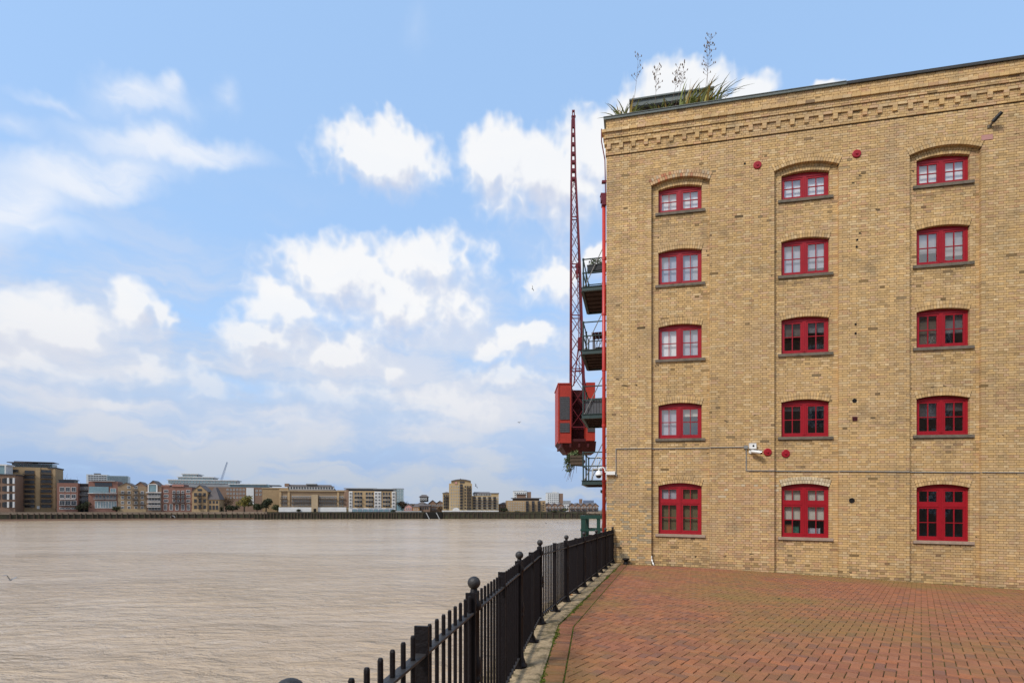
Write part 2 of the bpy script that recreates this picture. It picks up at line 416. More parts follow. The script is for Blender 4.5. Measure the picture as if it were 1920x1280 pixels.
# ------------------------------------------------------------------ river, quay and paving
WATER_Z = EYE - 5.1
def fx(y):                                    # line of the railing
    return .39 + (.1545 if y < 7.45 else .294) * (y - 7.45)
def gz(x, y):                                 # the court falls away gently to the right and to the wall
    base = -1.605 - .0125 * max(0, y - 7.45)
    s = max(0, x - fx(y)); k = min(1, max(0, (y - 3) / 12)) 
    return EYE + base - (.52 * (s / 11.6) ** 1.3) * (.25 + .75 * k)
C0 = V(3.044, 17.2, EYE)                      # corner of the warehouse at eye level
UU = V(.97395, -.22701, -.0163)               # along the wall; its courses fall slightly
NN = V(-.2270, -.9739, 0)                     # out of the wall
BB = V(.2270, .9739, 0)
def wp(u, v, w=0.0): return C0 + UU * u + V(0, 0, v) + NN * w

mb = MB(); mb.poly([(-1600, -400, WATER_Z), (900, -400, WATER_Z), (900, 600, WATER_Z), (-1600, 600, WATER_Z)])
tag(mb.build('river', 'river_water'), kind='structure')

ys = [-8 + .5 * k for k in range(31)] + [7.45] + [7.95 + .5 * k for k in range(24)]
mb = MB()
for a, b in zip(ys[:-1], ys[1:]):
    for j in range(34):
        s0, s1 = .15 + j * .55, .15 + (j + 1) * .55
        mb.poly([(fx(a) + s0, a, gz(fx(a) + s0, a) - .012), (fx(a) + s1, a, gz(fx(a) + s1, a) - .012), (fx(b) + s1, b, gz(fx(b) + s1, b) - .012), (fx(b) + s0, b, gz(fx(b) + s0, b) - .012)])
court = tag(mb.build('court_paving', 'joint'), kind='structure')

# quay edge: coping stones in lengths, and the river wall under them
cop = tag(empty('quay_edge', (fx(4), 4, gz(fx(4), 4))), kind='structure')
rnd = random.Random(3)
cuts = [-6, -4.1, -2.2, -.4, 1.5, 3.4, 5.3, 7.45, 9.2, 11.1, 13.0, 14.9, 17.35]
for a, b in zip(cuts[:-1], cuts[1:]):
    mb = MB(); jz = rnd.uniform(-.006, .006); n = 5
    for k in range(n):
        ya, yb = a + .004 + (b - a - .008) * k / n, a + .004 + (b - a - .008) * (k + 1) / n
        for (s0, s1, z1) in ((-.30, .225, .018), (.225, .255, .018)):
            P4 = [(fx(ya) + s0, ya), (fx(ya) + s1, ya), (fx(yb) + s1, yb), (fx(yb) + s0, yb)]
            drop = lambda s: -.012 if s > .24 else 0
            mb.hexa([V(x, y, gz(x, y) - .25) for x, y in P4] + [V(x, y, gz(fx(y), y) + z1 + jz + drop(x - fx(y)) + rnd.uniform(-.003, .003)) for x, y in P4])
    mb.build('coping_stone', 'coping_concrete', cop)
mb = MB()
for a, b in zip(cuts[:-1], cuts[1:]):
    mb.hexa([V(fx(a) - .26, a, WATER_Z - 2), V(fx(a) + .5, a, WATER_Z - 2), V(fx(b) + .5, b, WATER_Z - 2), V(fx(b) - .26, b, WATER_Z - 2),
             V(fx(a) - .26, a, gz(fx(a), a) - .24), V(fx(a) + .5, a, gz(fx(a), a) - .24), V(fx(b) + .5, b, gz(fx(b), b) - .24), V(fx(b) - .26, b, gz(fx(b), b) - .24)])
mb.build('quay_face', 'quay_stone', cop)

# pavers -------------------------------------------------------------
PAVE = [(0.256, 0.104, 0.055), (0.279, 0.114, 0.061), (0.242, 0.097, 0.053), (0.298, 0.122, 0.063), (0.219, 0.092, 0.055), (0.265, 0.108, 0.061), (0.2, 0.094, 0.063), (0.312, 0.119, 0.057), (0.237, 0.104, 0.053), (0.279, 0.121, 0.068)]
PA = V(math.sin(R(37.5)), math.cos(R(37.5)), 0); PB = V(math.cos(R(37.5)), -math.sin(R(37.5)), 0)
def half(pts, n, c):
    """keep the side of the line n.p > c"""
    out = []
    for i, p in enumerate(pts):
        q = pts[(i + 1) % len(pts)]; dp, dq = n.dot(p) - c, n.dot(q) - c
        if dp >= 0: out.append(p)
        if (dp >= 0) != (dq >= 0): out.append(p.lerp(q, dp / (dp - dq)))
    return out
def halfplanes(off):
    n1 = V(1, -.1545, 0).normalized(); n2 = V(1, -.294, 0).normalized()
    p = V(.39, 7.45, 0)
    wl = NN.copy(); wl.z = 0
    return [(n1, n1.dot(p) + off), (n2, n2.dot(p) + off), (wl, wl.dot(V(C0.x, C0.y, 0)) + .03)]
def paver_shape(mb, pts, z, col, jit=None):
    n = len(pts); c = sum(pts, V(0, 0, 0)) / n
    j = jit or (0, 0, 0)
    top, mid, bot = [], [], []
    for p in pts:
        e = (p - c); zz = z(p.x, p.y) + j[0] + j[1] * e.x + j[2] * e.y
        q = c + e * (1 - .006 / max(.03, e.length))
        top.append(V(q.x, q.y, zz)); mid.append(V(p.x, p.y, zz - .006)); bot.append(V(p.x, p.y, zz - .03))
    i = len(mb.v); mb.v.extend(top + mid + bot)
    fs = [tuple(range(n))] + [(n + k, n + (k + 1) % n, (k + 1) % n, k) for k in range(n)] + [(2 * n + k, 2 * n + (k + 1) % n, n + (k + 1) % n, n + k) for k in range(n)]
    for f in fs: mb.f.append(tuple(i + a for a in f)); mb.m.append(0); mb.c.append(col)
def in_view(p):
    if p.y < .4: return False
    x = 960 + p.x / p.y * 1000; y = 955 + (EYE - p.z) / p.y * 1000
    return 0 < x < 1920 and 0 < y < 1280
HP = halfplanes(.475)
rnd = random.Random(11)
cand, rest = [], []
a = .1
for i in range(-40, 260):
    for j in range(-190, 190):
        r = (i - j) % 4
        if r == 0: x0, x1, y0, y1 = i, i + 2, j, j + 1; kind = 0
        elif r == 3: x0, x1, y0, y1 = i, i + 1, j, j + 2; kind = 1
        else: continue
        cen = PA * ((x0 + x1) / 2 * a) + PB * ((y0 + y1) / 2 * a)
        if not (-1.0 < cen.y < 17.4 and cen.x < 15.5 and cen.x > -2): continue
        if cen.x > cen.y * 1.02 + 2.5: continue
        if any(n.dot(cen) < c - .12 for n, c in HP): continue
        g2 = .0034
        pts = [PA * (x * a) + PB * (y * a) for x, y in ((x0 + g2 * 10, y0 + g2 * 10), (x0 + g2 * 10, y1 - g2 * 10), (x1 - g2 * 10, y1 - g2 * 10), (x1 - g2 * 10, y0 + g2 * 10))]
        cl = pts
        for n, c in HP: cl = half(cl, n, c) if len(cl) > 2 else cl
        if len(cl) < 3: continue
        whole = cl == pts
        cen.z = gz(cen.x, cen.y)
        (cand if whole and in_view(cen) else rest).append((cen, kind, cl))
cand.sort(key=lambda t: t[0].length)
rest += cand[300:]; cand = cand[:300]
def slope(p):
    return (gz(p.x + .2, p.y) - gz(p.x - .2, p.y)) / .4, (gz(p.x, p.y + .2) - gz(p.x, p.y - .2)) / .4
shapes = {}
for cen, kind, pts in cand:
    col = rnd.choice(PAVE); key = (kind, col)
    if key not in shapes:
        mb = MB(); paver_shape(mb, [p - V(cen.x, cen.y, 0) for p in pts], lambda x, y: 0.0, col); shapes[key] = mb.mesh('paver', 'paver')
    sx, sy = slope(cen)
    o = inst('paver', shapes[key], court, cen + V(0, 0, rnd.uniform(-.003, .002)))
    o.rotation_euler = (math.atan(sy) + rnd.gauss(0, .010), -math.atan(sx) + rnd.gauss(0, .010), 0)
mb = MB()
for cen, kind, pts in rest:
    paver_shape(mb, pts, gz, rnd.choice(PAVE), (rnd.uniform(-.003, .002), rnd.gauss(0, .010), rnd.gauss(0, .010)))
# header course along the quay edge, and one along the wall
y = 1.6
while y < 17.2:
    t = V(.1545 if y < 7.45 else .294, 1, 0).normalized(); nr = V(t.y, -t.x, 0)
    o = V(fx(y), y, 0)
    pts = [o + nr * .265, o + nr * .265 + t * .097, o + nr * .462 + t * .097, o + nr * .462][::-1]
    paver_shape(mb, pts, gz, rnd.choice(PAVE), (rnd.uniform(-.002, .002), rnd.gauss(0, .004), 0))
    y += t.y * .103
tag(mb.build('paver_field', 'paver', court), kind='stuff')

# moss in the joints along the quay edge
mb = MB(); rnd = random.Random(5)
def tuft(x, y, s):
    z = gz(x, y) - .006
    c = rnd.choice([(.10, .15, .016), (.13, .17, .02), (.075, .11, .014), (.16, .17, .03)])
    for k in range(3):
        t = rnd.uniform(0, 6.28); h = s * rnd.uniform(.5, 1.0)
        d = V(math.cos(t), math.sin(t), 0) * s
        mb.poly([(x - d.x, y - d.y, z), (x + d.x, y + d.y, z), (x + d.x * .5 + rnd.uniform(-s, s) * .4, y + d.y * .5, z + h), (x - d.x * .5, y - d.y * .5 + rnd.uniform(-s, s) * .4, z + h)], 0, c)
y = 2.0
while y < 17.2:
    t = V(.1545 if y < 7.45 else .294, 1, 0).normalized(); nr = V(t.y, -t.x, 0)
    d = .5 + .5 * math.sin(y * 2.1 + math.sin(y * .9) * 2)
    for k in range(2):
        if rnd.random() < .35 + .6 * d:
            p = V(fx(y), y, 0) + nr * (.258 + rnd.gauss(0, .010 + .012 * d)) + t * rnd.uniform(-.02, .02); tuft(p.x, p.y, rnd.uniform(.007, .014 + .014 * d))
    for k in range(2):
        p = V(fx(y), y, 0) + nr * (.469 + rnd.gauss(0, .004)) + t * rnd.uniform(-.02, .02)
        if rnd.random() < (.95 if y < 8 else .75): tuft(p.x, p.y, rnd.uniform(.005, .009))
    y += .014
# and in joints of the herringbone
for k in range(2600):
    i, j = rnd.randrange(0, 220), rnd.randrange(-150, 60)
    p = PA * (i * a) + PB * (j * a); q = p + (PA if rnd.random() < .7 else PB) * rnd.uniform(0, .1)
    if any(n.dot(q) < c + .02 for n, c in HP) or q.y > 17 or q.x > q.y + 1: continue
    if math.sin(q.x * 1.7 + 1.3) + math.sin(q.y * 1.3 + q.x * .6) < .1: continue
    tuft(q.x, q.y, rnd.uniform(.004, .009))
# and where the paving meets the wall
for k in range(1500):
    u = rnd.uniform(.3, 12.5); p = wp(u, 0, .03 + abs(rnd.gauss(0, .05)))
    if rnd.random() < .35 + .5 * math.sin(u * 1.3) + (.4 if u > 7 else 0): tuft(p.x, p.y, rnd.uniform(.006, .016))
for k in range(1200):
    u = rnd.uniform(7.5, 12.5); p = wp(u, 0, .45 + abs(rnd.gauss(0, .35)))
    tuft(p.x, p.y, rnd.uniform(.004, .010))
tag(mb.build('moss', 'moss'), 'green moss growing in the joints along the quay edge', 'moss', kind='stuff')
# a few fallen leaves
for k, (x, y, s, lab) in enumerate(((1.12, 10.1, .06, 'orange fallen leaf on the coping by the railing foot'), (3.4, 9.2, .05, 'small dark fallen leaf in the middle of the brick court'), (5.2, 10.4, .05, 'small dark fallen leaf on the paving before the middle window'))):
    mb = MB(); z = gz(x, y) + (.03 if k == 0 else .006)
    pts = [(0, -1), (.45, -.45), (.55, .1), (.2, .6), (0, 1), (-.25, .55), (-.5, .1), (-.4, -.5)]
    ring = [V(x + px * s, y + py * s, z + .012 * abs(px)) for px, py in pts]
    cc = (.45, .17, .02) if k == 0 else (.07, .06, .03)
    for i2 in range(8): mb.poly([V(x, y, z + .002), ring[i2], ring[(i2 + 1) % 8]], 0, cc)
    tag(mb.build('fallen_leaf', 'leaf_flax', org=V(x, y, z)), lab, 'leaf', 'leaves fallen on the paving')

# ------------------------------------------------------------------ brick warehouse
house = empty('brick_warehouse', wp(0, -1.69), 'yellow brick riverside warehouse with red casement windows', 'building')
BAYS = [2.277, 5.865, 9.430]
RH = .875; R_SPR, R_CRN = 10.27, 10.45         # recessed bays end in a flat arch
WH = .655                                      # half width of a window opening
ROWS = [(-.735, .785, .880), (2.28, 3.32, 3.405), (4.78, 5.805, 5.885), (7.14, 8.165, 8.25), (9.42, 10.155, 10.25)]
REC = -.11                                     # the recessed plane
UMAX = 14.0
CH = .0701; SL = .242
def arc(c, hw, spr, crn):
    s = crn - spr; r = (hw * hw + s * s) / (2 * s); return r, crn - r
def arc_v(u, c, hw, spr, crn):
    r, vc = arc(c, hw, spr, crn); return vc + math.sqrt(max(0, r * r - (u - c) ** 2))
RING = .215
def ring_half(v, hw, spr, crn, T=RING):
    """half width taken up by the arch ring at height v (None above it)"""
    r, vc = arc(0, hw, spr, crn)
    ph = math.asin(hw / r)
    if v < spr or v > crn + T: return None
    a = hw + (v - spr) * math.tan(ph); q = (r + T) ** 2 - (v - vc) ** 2
    return min(a, math.sqrt(q)) if q > 0 else None
def rec_half(v):
    if v < R_SPR: return RH
    if v > R_CRN: return None
    r, vc = arc(0, RH, R_SPR, R_CRN); return math.sqrt(max(0, r * r - (v - vc) ** 2))
def cut(iv, a, b):
    out = []
    for p, q in iv:
        if b <= p or a >= q: out.append((p, q))
        else:
            if p < a: out.append((p, a))
            if q > b: out.append((b, q))
    return out
def zones(v):
    """stretches of brickwork at height v: (from, to, plane)"""
    pier = [(0.0, UMAX)]; rec = []
    for c in BAYS:
        h = rec_half(v)
        if h is not None: pier = cut(pier, c - h, c + h)
        rh = ring_half(v + (.03 if v > R_SPR else 0), RH, R_SPR, R_CRN)
        if rh is not None: pier = cut(pier, c - rh, c + rh)
        if h is not None and v < R_CRN:
            iv = [(c - h, c + h)]
            for b, s, k in ROWS:
                if b - .085 < v < s: iv = cut(iv, c - WH, c + WH)
                if b - .085 < v < b: iv = cut(iv, c - .75, c + .75)
                x = ring_half(v + .03, WH, s, k) if v > s else ring_half(v, WH, s, k)
                if x is not None: iv = cut(iv, c - x, c + x)
            rec += iv
    return [(a, b, 0.0) for a, b in pier] + [(a, b, REC) for a, b in rec]
rnd = random.Random(21)
BR = [(.555, .375, .178), (.575, .395, .196), (.53, .350, .160), (.56, .370, .170), (.59, .425, .232), (.54, .366, .19), (.51, .338, .165), (.57, .376, .17)]
PINK = [(.53, .34, .18), (.54, .355, .205), (.50, .305, .16)]
def brick_col(u, v):
    r = rnd.random()
    n = math.sin(u * 1.1 + 2) + math.sin(v * .8 + u * .4) + math.sin(v * 2.3 - u * 1.7) * .5
    pink = .07 + .05 * max(0, n)
    if 3.3 < u < 5.1 and v < .9: pink += .32
    if v < -1.2: pink += .10
    if v > 8: pink += .08
    c = rnd.choice(PINK) if r < pink else rnd.choice(BR)
    k = rnd.gauss(1, .065) * (1 + .05 * math.sin(u * .9 + v * .5) * math.sin(v * .7 - 1))
    if rnd.random() < .005: k *= .42
    elif rnd.random() < .02: k *= .76
    if 3.3 < u < 5.1 and -.2 < v < .9 and rnd.random() < .09: c = (.56, .45, .30)
    foot = v + 1.70 + .033 * u                                  # height above the paving
    if foot < .5 and rnd.random() < .45 * (1 - foot / .5): k *= rnd.uniform(.55, .85)
    if u < 1.4 and v < 1.0 and rnd.random() < .16: c = (.36, .29, .19)
    for bc in BAYS:                                               # runs of soot under the sills
        for b, s_, k_ in ROWS:
            if abs(u - bc) < .82 and -.55 < v - b < -.08 and rnd.random() < .34 * (1 + (v - b) / .55) + (.25 if abs(abs(u - bc) - .72) < .09 else 0): k *= rnd.uniform(.62, .86)
    return tuple(min(.68, max(.03, x * k)) for x in c)
JT = .0095
def brick_box(mb, u0, u1, v0, v1, w, col, dep=.118, jit=True):
    j = rnd.gauss(0, .0022) if jit else 0
    e = [rnd.gauss(0, .0012) if jit else 0 for _ in range(4)]
    f = w + j
    p = [wp(u0, v0, f - dep), wp(u1, v0, f - dep), wp(u1, v0, f + e[0]), wp(u0, v0, f + e[1]), wp(u0, v1, f - dep), wp(u1, v1, f - dep), wp(u1, v1, f + e[2]), wp(u0, v1, f + e[3])]
    mb.hexa(p, 0, col, skip=(2,))
def course(k, v0, off_u=0.0):
    """the bricks of one course as joints along u: stretchers and headers in turn"""
    L = SL if k % 2 == 0 else SL / 2
    off = 0 if k % 2 == 0 else SL / 4
    u = -L + off
    while u < UMAX + L:
        yield u, u + L
        u += L
singles, mb = [], MB()
k0 = -36
VB = -2.52
k = 0
while VB + (k + 1) * CH < 11.40:
    v0 = VB + k * CH; vm = v0 + CH / 2
    for a, b, w in zones(vm):
        pcs = [[max(p, a), min(q, b)] for p, q in course(k, v0) if min(q, b) - max(p, a) > 1e-4]
        if len(pcs) > 1 and pcs[0][1] - pcs[0][0] < .05: pcs[1][0] = pcs[0][0]; pcs.pop(0)      # no slivers: the next brick is cut longer
        if len(pcs) > 1 and pcs[-1][1] - pcs[-1][0] < .05: pcs[-2][1] = pcs[-1][1]; pcs.pop()
        for s, e in pcs:
            s2, e2 = s + (JT / 2 if s > a + 1e-6 else 0), e - (JT / 2 if e < b - 1e-6 else 0)
            col = brick_col((s + e) / 2, vm)
            if a == s and w == 0 and s > 1: col = tuple(x * .97 for x in col)
            if w == 0 and k % 2 == 0 and abs(e - s - SL) < 1e-4 and 10.35 < s and e < 11.28 and vm > -1.9:
                singles.append(((s2 + e2) / 2, v0, col))
            else:
                brick_box(mb, s2, e2, v0 + JT / 2, v0 + CH - JT / 2, w, col)
    k += 1
# the three hundred stretchers that stand nearest the camera are bricks of their own
singles.sort(key=lambda t: wp(t[0], t[1]).x ** 2 + wp(t[0], t[1]).y ** 2 + (t[1]) ** 2)
for u, v, col in singles[300:]: brick_box(mb, u - SL / 2 + JT / 2, u + SL / 2 - JT / 2, v + JT / 2, v + CH - JT / 2, 0, col)
meshes = {}
for u, v, col in singles[:300]:
    key = tuple(round(x / .045) for x in col)
    if key not in meshes:
        m2 = MB(); brick_box(m2, u - SL / 2 + JT / 2, u + SL / 2 - JT / 2, v + JT / 2, v + CH - JT / 2, 0, col, jit=False)
        meshes[key] = m2.mesh('brick', 'brick', wp(u, v))
    inst('brick', meshes[key], house, wp(u, v) + NN * rnd.gauss(0, .0022))
# cornice: bands of brick, each standing out a little further
def band(v0, v1, w, cols=None):
    n = max(1, round((v1 - v0) / CH)); h = (v1 - v0) / n
    for i in range(n):
        for p, q in course(i, 0):
            s, e = max(p, -w), min(q, UMAX)
            if e - s < .02: continue
            brick_box(mb, s + JT / 2, e - JT / 2, v0 + i * h + JT / 2, v0 + (i + 1) * h - JT / 2, w, brick_col((s + e) / 2, v0), dep=.12 + w)
band(11.385, 11.72, .03); band(11.72, 11.89, .07); band(11.89, 12.07, .10); band(12.07, 12.17, .145); band(12.17, 12.525, .02)
# arch rings
def ring(c, hw, spr, crn, w, cols, T=RING, n_rings=2):
    r, vc = arc(c, hw, spr, crn); ph = math.asin(hw / r)
    for j in range(n_rings):
        r0, r1 = r + j * T / n_rings, r + (j + 1) * T / n_rings - JT
        n = round(2 * ph * (r0 + .05) / .076)
        for i in range(n):
            t0, t1 = -ph + 2 * ph * i / n, -ph + 2 * ph * (i + 1) / n - JT / r0
            q = [(c + rr * math.sin(t), vc + rr * math.cos(t)) for rr, t in ((r0, t0), (r0, t1), (r1, t1), (r1, t0))]
            f = w + .005 + rnd.gauss(0, .0015); kk = rnd.gauss(1, .09)
            mb.hexa([wp(u, v, f - .118) for u, v in q] + [wp(u, v, f) for u, v in q], 0, tuple(x * kk for x in rnd.choice(cols)))
for bi, c in enumerate(BAYS):
    for ri, (b, s, kx) in enumerate(ROWS):
        cols = BR
        if ri == 0 and bi == 1: cols = [(.56, .46, .30), (.52, .41, .26), (.58, .49, .34)]
        ring(c, WH, s, kx, REC, cols)
    ring(c, RH, R_SPR, R_CRN, 0, (PINK + [(.52, .40, .27), (.46, .20, .11)]) if bi == 0 else BR)
tag(mb.build('brickwork', 'brick', house), kind='stuff')
# mortar behind the bricks, with the openings and the returns
mb = MB(); PB_, RB_ = -.007, REC - .007
edges = [0.0]
for c in BAYS: edges += [c - RH, c + RH]
edges.append(UMAX)
VT = 12.5
for i in range(0, len(edges), 2): mb.poly([wp(edges[i], VB, PB_), wp(edges[i + 1], VB, PB_), wp(edges[i + 1], VT, PB_), wp(edges[i], VT, PB_)])
for c in BAYS:
    NC = 28
    us = sorted(set([c - RH + 2 * RH * i / NC for i in range(NC + 1)] + [c - WH, c + WH]))
    for ua, ub in zip(us[:-1], us[1:]):
        ra, rb = arc_v(ua, c, RH, R_SPR, R_CRN), arc_v(ub, c, RH, R_SPR, R_CRN)
        mb.poly([wp(ua, ra, PB_), wp(ub, rb, PB_), wp(ub, VT, PB_), wp(ua, VT, PB_)])
        mb.poly([wp(ua, ra + .006, PB_), wp(ua, ra + .006, RB_), wp(ub, rb + .006, RB_), wp(ub, rb + .006, PB_)])
        lo = [(VB, VB)]
        inside = c - WH - 1e-6 < ua and ub < c + WH + 1e-6
        segs = []
        if inside:
            prev = (VB, VB)
            for b, s, kx in ROWS:
                segs.append((prev, (b - .04, b - .04)))
                ta, tb = arc_v(ua, c, WH, s, kx), arc_v(ub, c, WH, s, kx)
                mb.poly([wp(ua, ta + .006, RB_), wp(ua, ta + .006, RB_ - .2), wp(ub, tb + .006, RB_ - .2), wp(ub, tb + .006, RB_)])
                prev = (ta, tb)
            segs.append((prev, (ra, rb)))
        else: segs.append(((VB, VB), (ra, rb)))
        for (a0, b0), (a1, b1) in segs: mb.poly([wp(ua, a0, RB_), wp(ub, b0, RB_), wp(ub, b1, RB_), wp(ua, a1, RB_)])
    for sx in (-1, 1):
        e = c + sx * (RH + .005); mb.poly([wp(e, VB, PB_), wp(e, R_SPR, PB_), wp(e, R_SPR, RB_), wp(e, VB, RB_)])
        for b, s, kx in ROWS: mb.poly([wp(c + sx * (WH + .006), b - .04, RB_), wp(c + sx * (WH + .006), s, RB_), wp(c + sx * (WH + .006), s, RB_ - .2), wp(c + sx * (WH + .006), b - .04, RB_ - .2)])
mb.build('wall', 'mortar', house)
# dentils under the cornice
dm = None; u = .02; i = 0
while u < UMAX - .2:
    m2 = MB(); brick_box(m2, u + .002, u + .118, 11.562, 11.638, .07, brick_col(u, 11)); brick_box(m2, u, u + .12, 11.644, 11.722, .07, brick_col(u, 11))
    m2.build('dentil', 'brick', house, wp(u, 11.562))
    u += .385; i += 1
# coping, river face, roof and the closed shell behind
mb = MB()
mb.par(wp(-.08, 12.527, -.55), UU * 7.0, V(0, 0, .075), NN * .62, 0); mb.par(wp(-.09, 12.600, -.56), UU * 7.0, V(0, 0, .018), NN * .645, 0)
mb.build('coping', 'slate', house)
mb = MB(); mb.par(wp(6.92, 12.527, -.55), UU * 7.0, V(0, 0, .08), NN * .62, 0)
mb.build('coping', 'dark_coping', house)
def river_pt(t, o, z): return V(C0.x, C0.y, EYE) + BB * t + V(-.9739, .2270, 0) * o + V(0, 0, z)
mb = MB(); D = 24
mb.poly([river_pt(.1, 0, -6), river_pt(D, 0, -6), river_pt(D, 0, 12.5), river_pt(.1, 0, 12.5)])
fw = mb.build('river_face', 'river_brick', house)
uvl = fw.data.attributes.new('wall_uv', 'FLOAT_VECTOR', 'POINT'); uvl.data.foreach_set('vector', [0, -6, 0, D, -6, 0, D, 12.5, 0, 0, 12.5, 0])
mb = MB()
a, b, c_, d = wp(.02, 0, -.5), wp(UMAX, 0, -.5), wp(UMAX, 0, -D), wp(.02, 0, -D)
def zz(p, z): return V(p.x, p.y, EYE + z)
mb.poly([zz(wp(0, 0, -.02), 12.1), zz(wp(UMAX, 0, -.02), 12.1), zz(c_, 12.1), zz(d, 12.1)])
mb.poly([zz(b, -4), zz(c_, -4), zz(c_, 12.3), zz(b, 12.3)]); mb.poly([zz(c_, -4), zz(d, -4), zz(d, 12.3), zz(c_, 12.3)])
mb.poly([zz(wp(UMAX, 0, -.02), -4), zz(wp(UMAX, 0, -.5), -4), zz(wp(UMAX, 0, -.5), 12.3), zz(wp(UMAX, 0, -.02), 12.3)])
mb.build('roof', 'felt', house)
mb = MB()
for z in (-2.2, 1.55, 4.05, 6.42, 8.75, 11.0):
    mb.par(zz(wp(.4, 0, -.32), z), UU * (UMAX - .5), -NN * 6, V(0, 0, .22))
mb.par(zz(wp(.4, 0, -4.5), -2.2), UU * (UMAX - .5), -NN * .1, V(0, 0, 13.5))
for u in (3.9, 7.6): mb.par(zz(wp(u, 0, -.3), -2.2), UU * .12, -NN * 4.2, V(0, 0, 13.5))
mb.build('interior', 'room', house)

# windows ------------------------------------------------------------
FW = -.085                                      # front of the frame behind the recessed plane
def wl(u, v, w): return UU * u + V(0, 0, v) + NN * w
def wbox(mb, u0, u1, v0, v1, w0, w1, m=0): mb.par(wl(u0, v0, w0), wl(u1 - u0, 0, 0), wl(0, v1 - v0, 0), wl(0, 0, w1 - w0), m)
def make_type(h, rise, tall):
    """frame, casement and pane meshes for one size of window, origin at the middle of the sill line"""
    fr = MB(); W = WH - .003; head = h - .055
    wbox(fr, -W, -W + .055, 0, h, FW - .08, FW); wbox(fr, W - .055, W, 0, h, FW - .08, FW)
    wbox(fr, -W + .055, W - .055, 0, .06, FW - .08, FW - .002)
    wbox(fr, -W + .055, W - .055, head, head + .055, FW - .08, FW - .001)
    N = 14
    for i in range(N):
        ua, ub = -W + 2 * W * i / N, -W + 2 * W * (i + 1) / N
        va, vb = arc_v(ua, 0, WH, h, h + rise) - .003, arc_v(ub, 0, WH, h, h + rise) - .003
        p = [(ua, h + .0), (ub, h + .0), (ub, vb), (ua, va)]
        fr.hexa([wl(u, v, FW - .06) for u, v in p] + [wl(u, v, FW - .022) for u, v in p])
    mull = .05
    wbox(fr, -mull, mull, .06, head, FW - .08, FW + .004)
    wbox(fr, -.006, .006, .06, head, FW + .0045, FW + .014)
    lights = []
    if tall:
        tr = head - .50; wbox(fr, -W + .055, -mull, tr, tr + .085, FW - .08, FW - .003); wbox(fr, mull, W - .055, tr, tr + .085, FW - .08, FW - .003)
        rows = [(.06, tr, 2), (tr + .085, head, 1)]
    else: rows = [(.06, head, 2)]
    cas = []
    for a, b, n in rows:
        m2 = MB(); c0, c1 = mull, W - .055; st = .052
        wbox(m2, c0, c0 + st, a, b, FW - .055, FW - .012); wbox(m2, c1 - st, c1, a, b, FW - .055, FW - .012)
        wbox(m2, c0 + st, c1 - st, a, a + st + .01, FW - .055, FW - .013); wbox(m2, c0 + st, c1 - st, b - st, b, FW - .055, FW - .013)
        gx0, gx1, gy0, gy1 = c0 + st, c1 - st, a + st + .01, b - st; cx = (gx0 + gx1) / 2
        wbox(m2, cx - .011, cx + .011, gy0, gy1, FW - .05, FW - .016)
        if n == 2:
            cy = (gy0 + gy1) / 2
            wbox(m2, gx0, cx - .011, cy - .011, cy + .011, FW - .05, FW - .017); wbox(m2, cx + .011, gx1, cy - .011, cy + .011, FW - .05, FW - .017)
        hh = (gy1 - gy0) / n; ww = (gx1 - gx0) / 2
        pm = MB(); pm.poly([wl(0, 0, FW - .034), wl(ww, 0, FW - .034), wl(ww, hh, FW - .034), wl(0, hh, FW - .034)])
        cas.append((m2.mesh('casement', 'red_paint'), (c0 + c1), pm.mesh('pane', 'pane_glass'), [(gx0 + i * ww, gy0 + j * hh) for i in range(2) for j in range(n)], (gx0, gx1, a, b)))
    return fr.mesh('window', 'red_paint'), cas
TYPES = [make_type(1.52, .095, True)] + [make_type(1.03, .083, False)] * 3 + [make_type(.735, .095, False)]
sm = MB(); wbox(sm, -.75, .75, -.085, -.002, FW - .07, .045); SILL = [sm.mesh('sill', 'sill_pale'), sm.mesh('sill', 'sill_stone')]
bcache = {}
def blind(parent, org, u0, u1, v0, v1, m, slats=False):
    mb = MB()
    if slats:
        n = int((v1 - v0) / .03)
        for i in range(n):
            z = v0 + (v1 - v0) * i / n; mb.poly([org + wl(u0, z, FW - .12), org + wl(u1, z, FW - .12), org + wl(u1, z + .029, FW - .105), org + wl(u0, z + .029, FW - .105)])
    else: mb.par(org + wl(u0, v0, FW - .12), wl(u1 - u0, 0, 0), wl(0, v1 - v0, 0), wl(0, 0, .004))
    mb.build('blind', m, parent)
# what hangs behind the glass: per bay and row, per side (covered from the top, material)
FULL = 1.0
INSIDE = {(0, 4): [(1, 'blind_white'), (1, 'blind_white')], (1, 4): [(1, 'blind_white'), (1, 'blind_white')], (2, 4): [(1, 'blind_white'), (1, 'blind_white')],
          (0, 3): [(1, 'blind_grey'), (1, 'blind_grey')], (1, 3): [(1, 'blind_grey'), (.8, 'blind_grey')], (2, 3): [(.62, 'blind_white', 1), (.75, 'blind_white', 1)],  # grey blinds also paint sky reflection; the shorter grey one, a reflected roof
          (0, 2): [(1, 'blind_white'), (1, 'blind_grey')], (0, 1): [(1, 'blind_grey'), (.3, 'blind_cream')],
          (1, 2): [(.45, 'curtain_brown'), (.35, 'curtain_grey')], (2, 2): [(1, 'curtain_brown'), (.6, 'curtain_grey')], (2, 1): [(.5, 'curtain_grey', 1), (.3, 'curtain_grey', 1)], (1, 1): [(.2, 'curtain_grey'), (.2, 'curtain_grey')],
          (0, 0): [(1, 'curtain_olive'), (1, 'curtain_olive')], (1, 0): [(.66, 'blind_cream'), (.66, 'blind_cream')]}
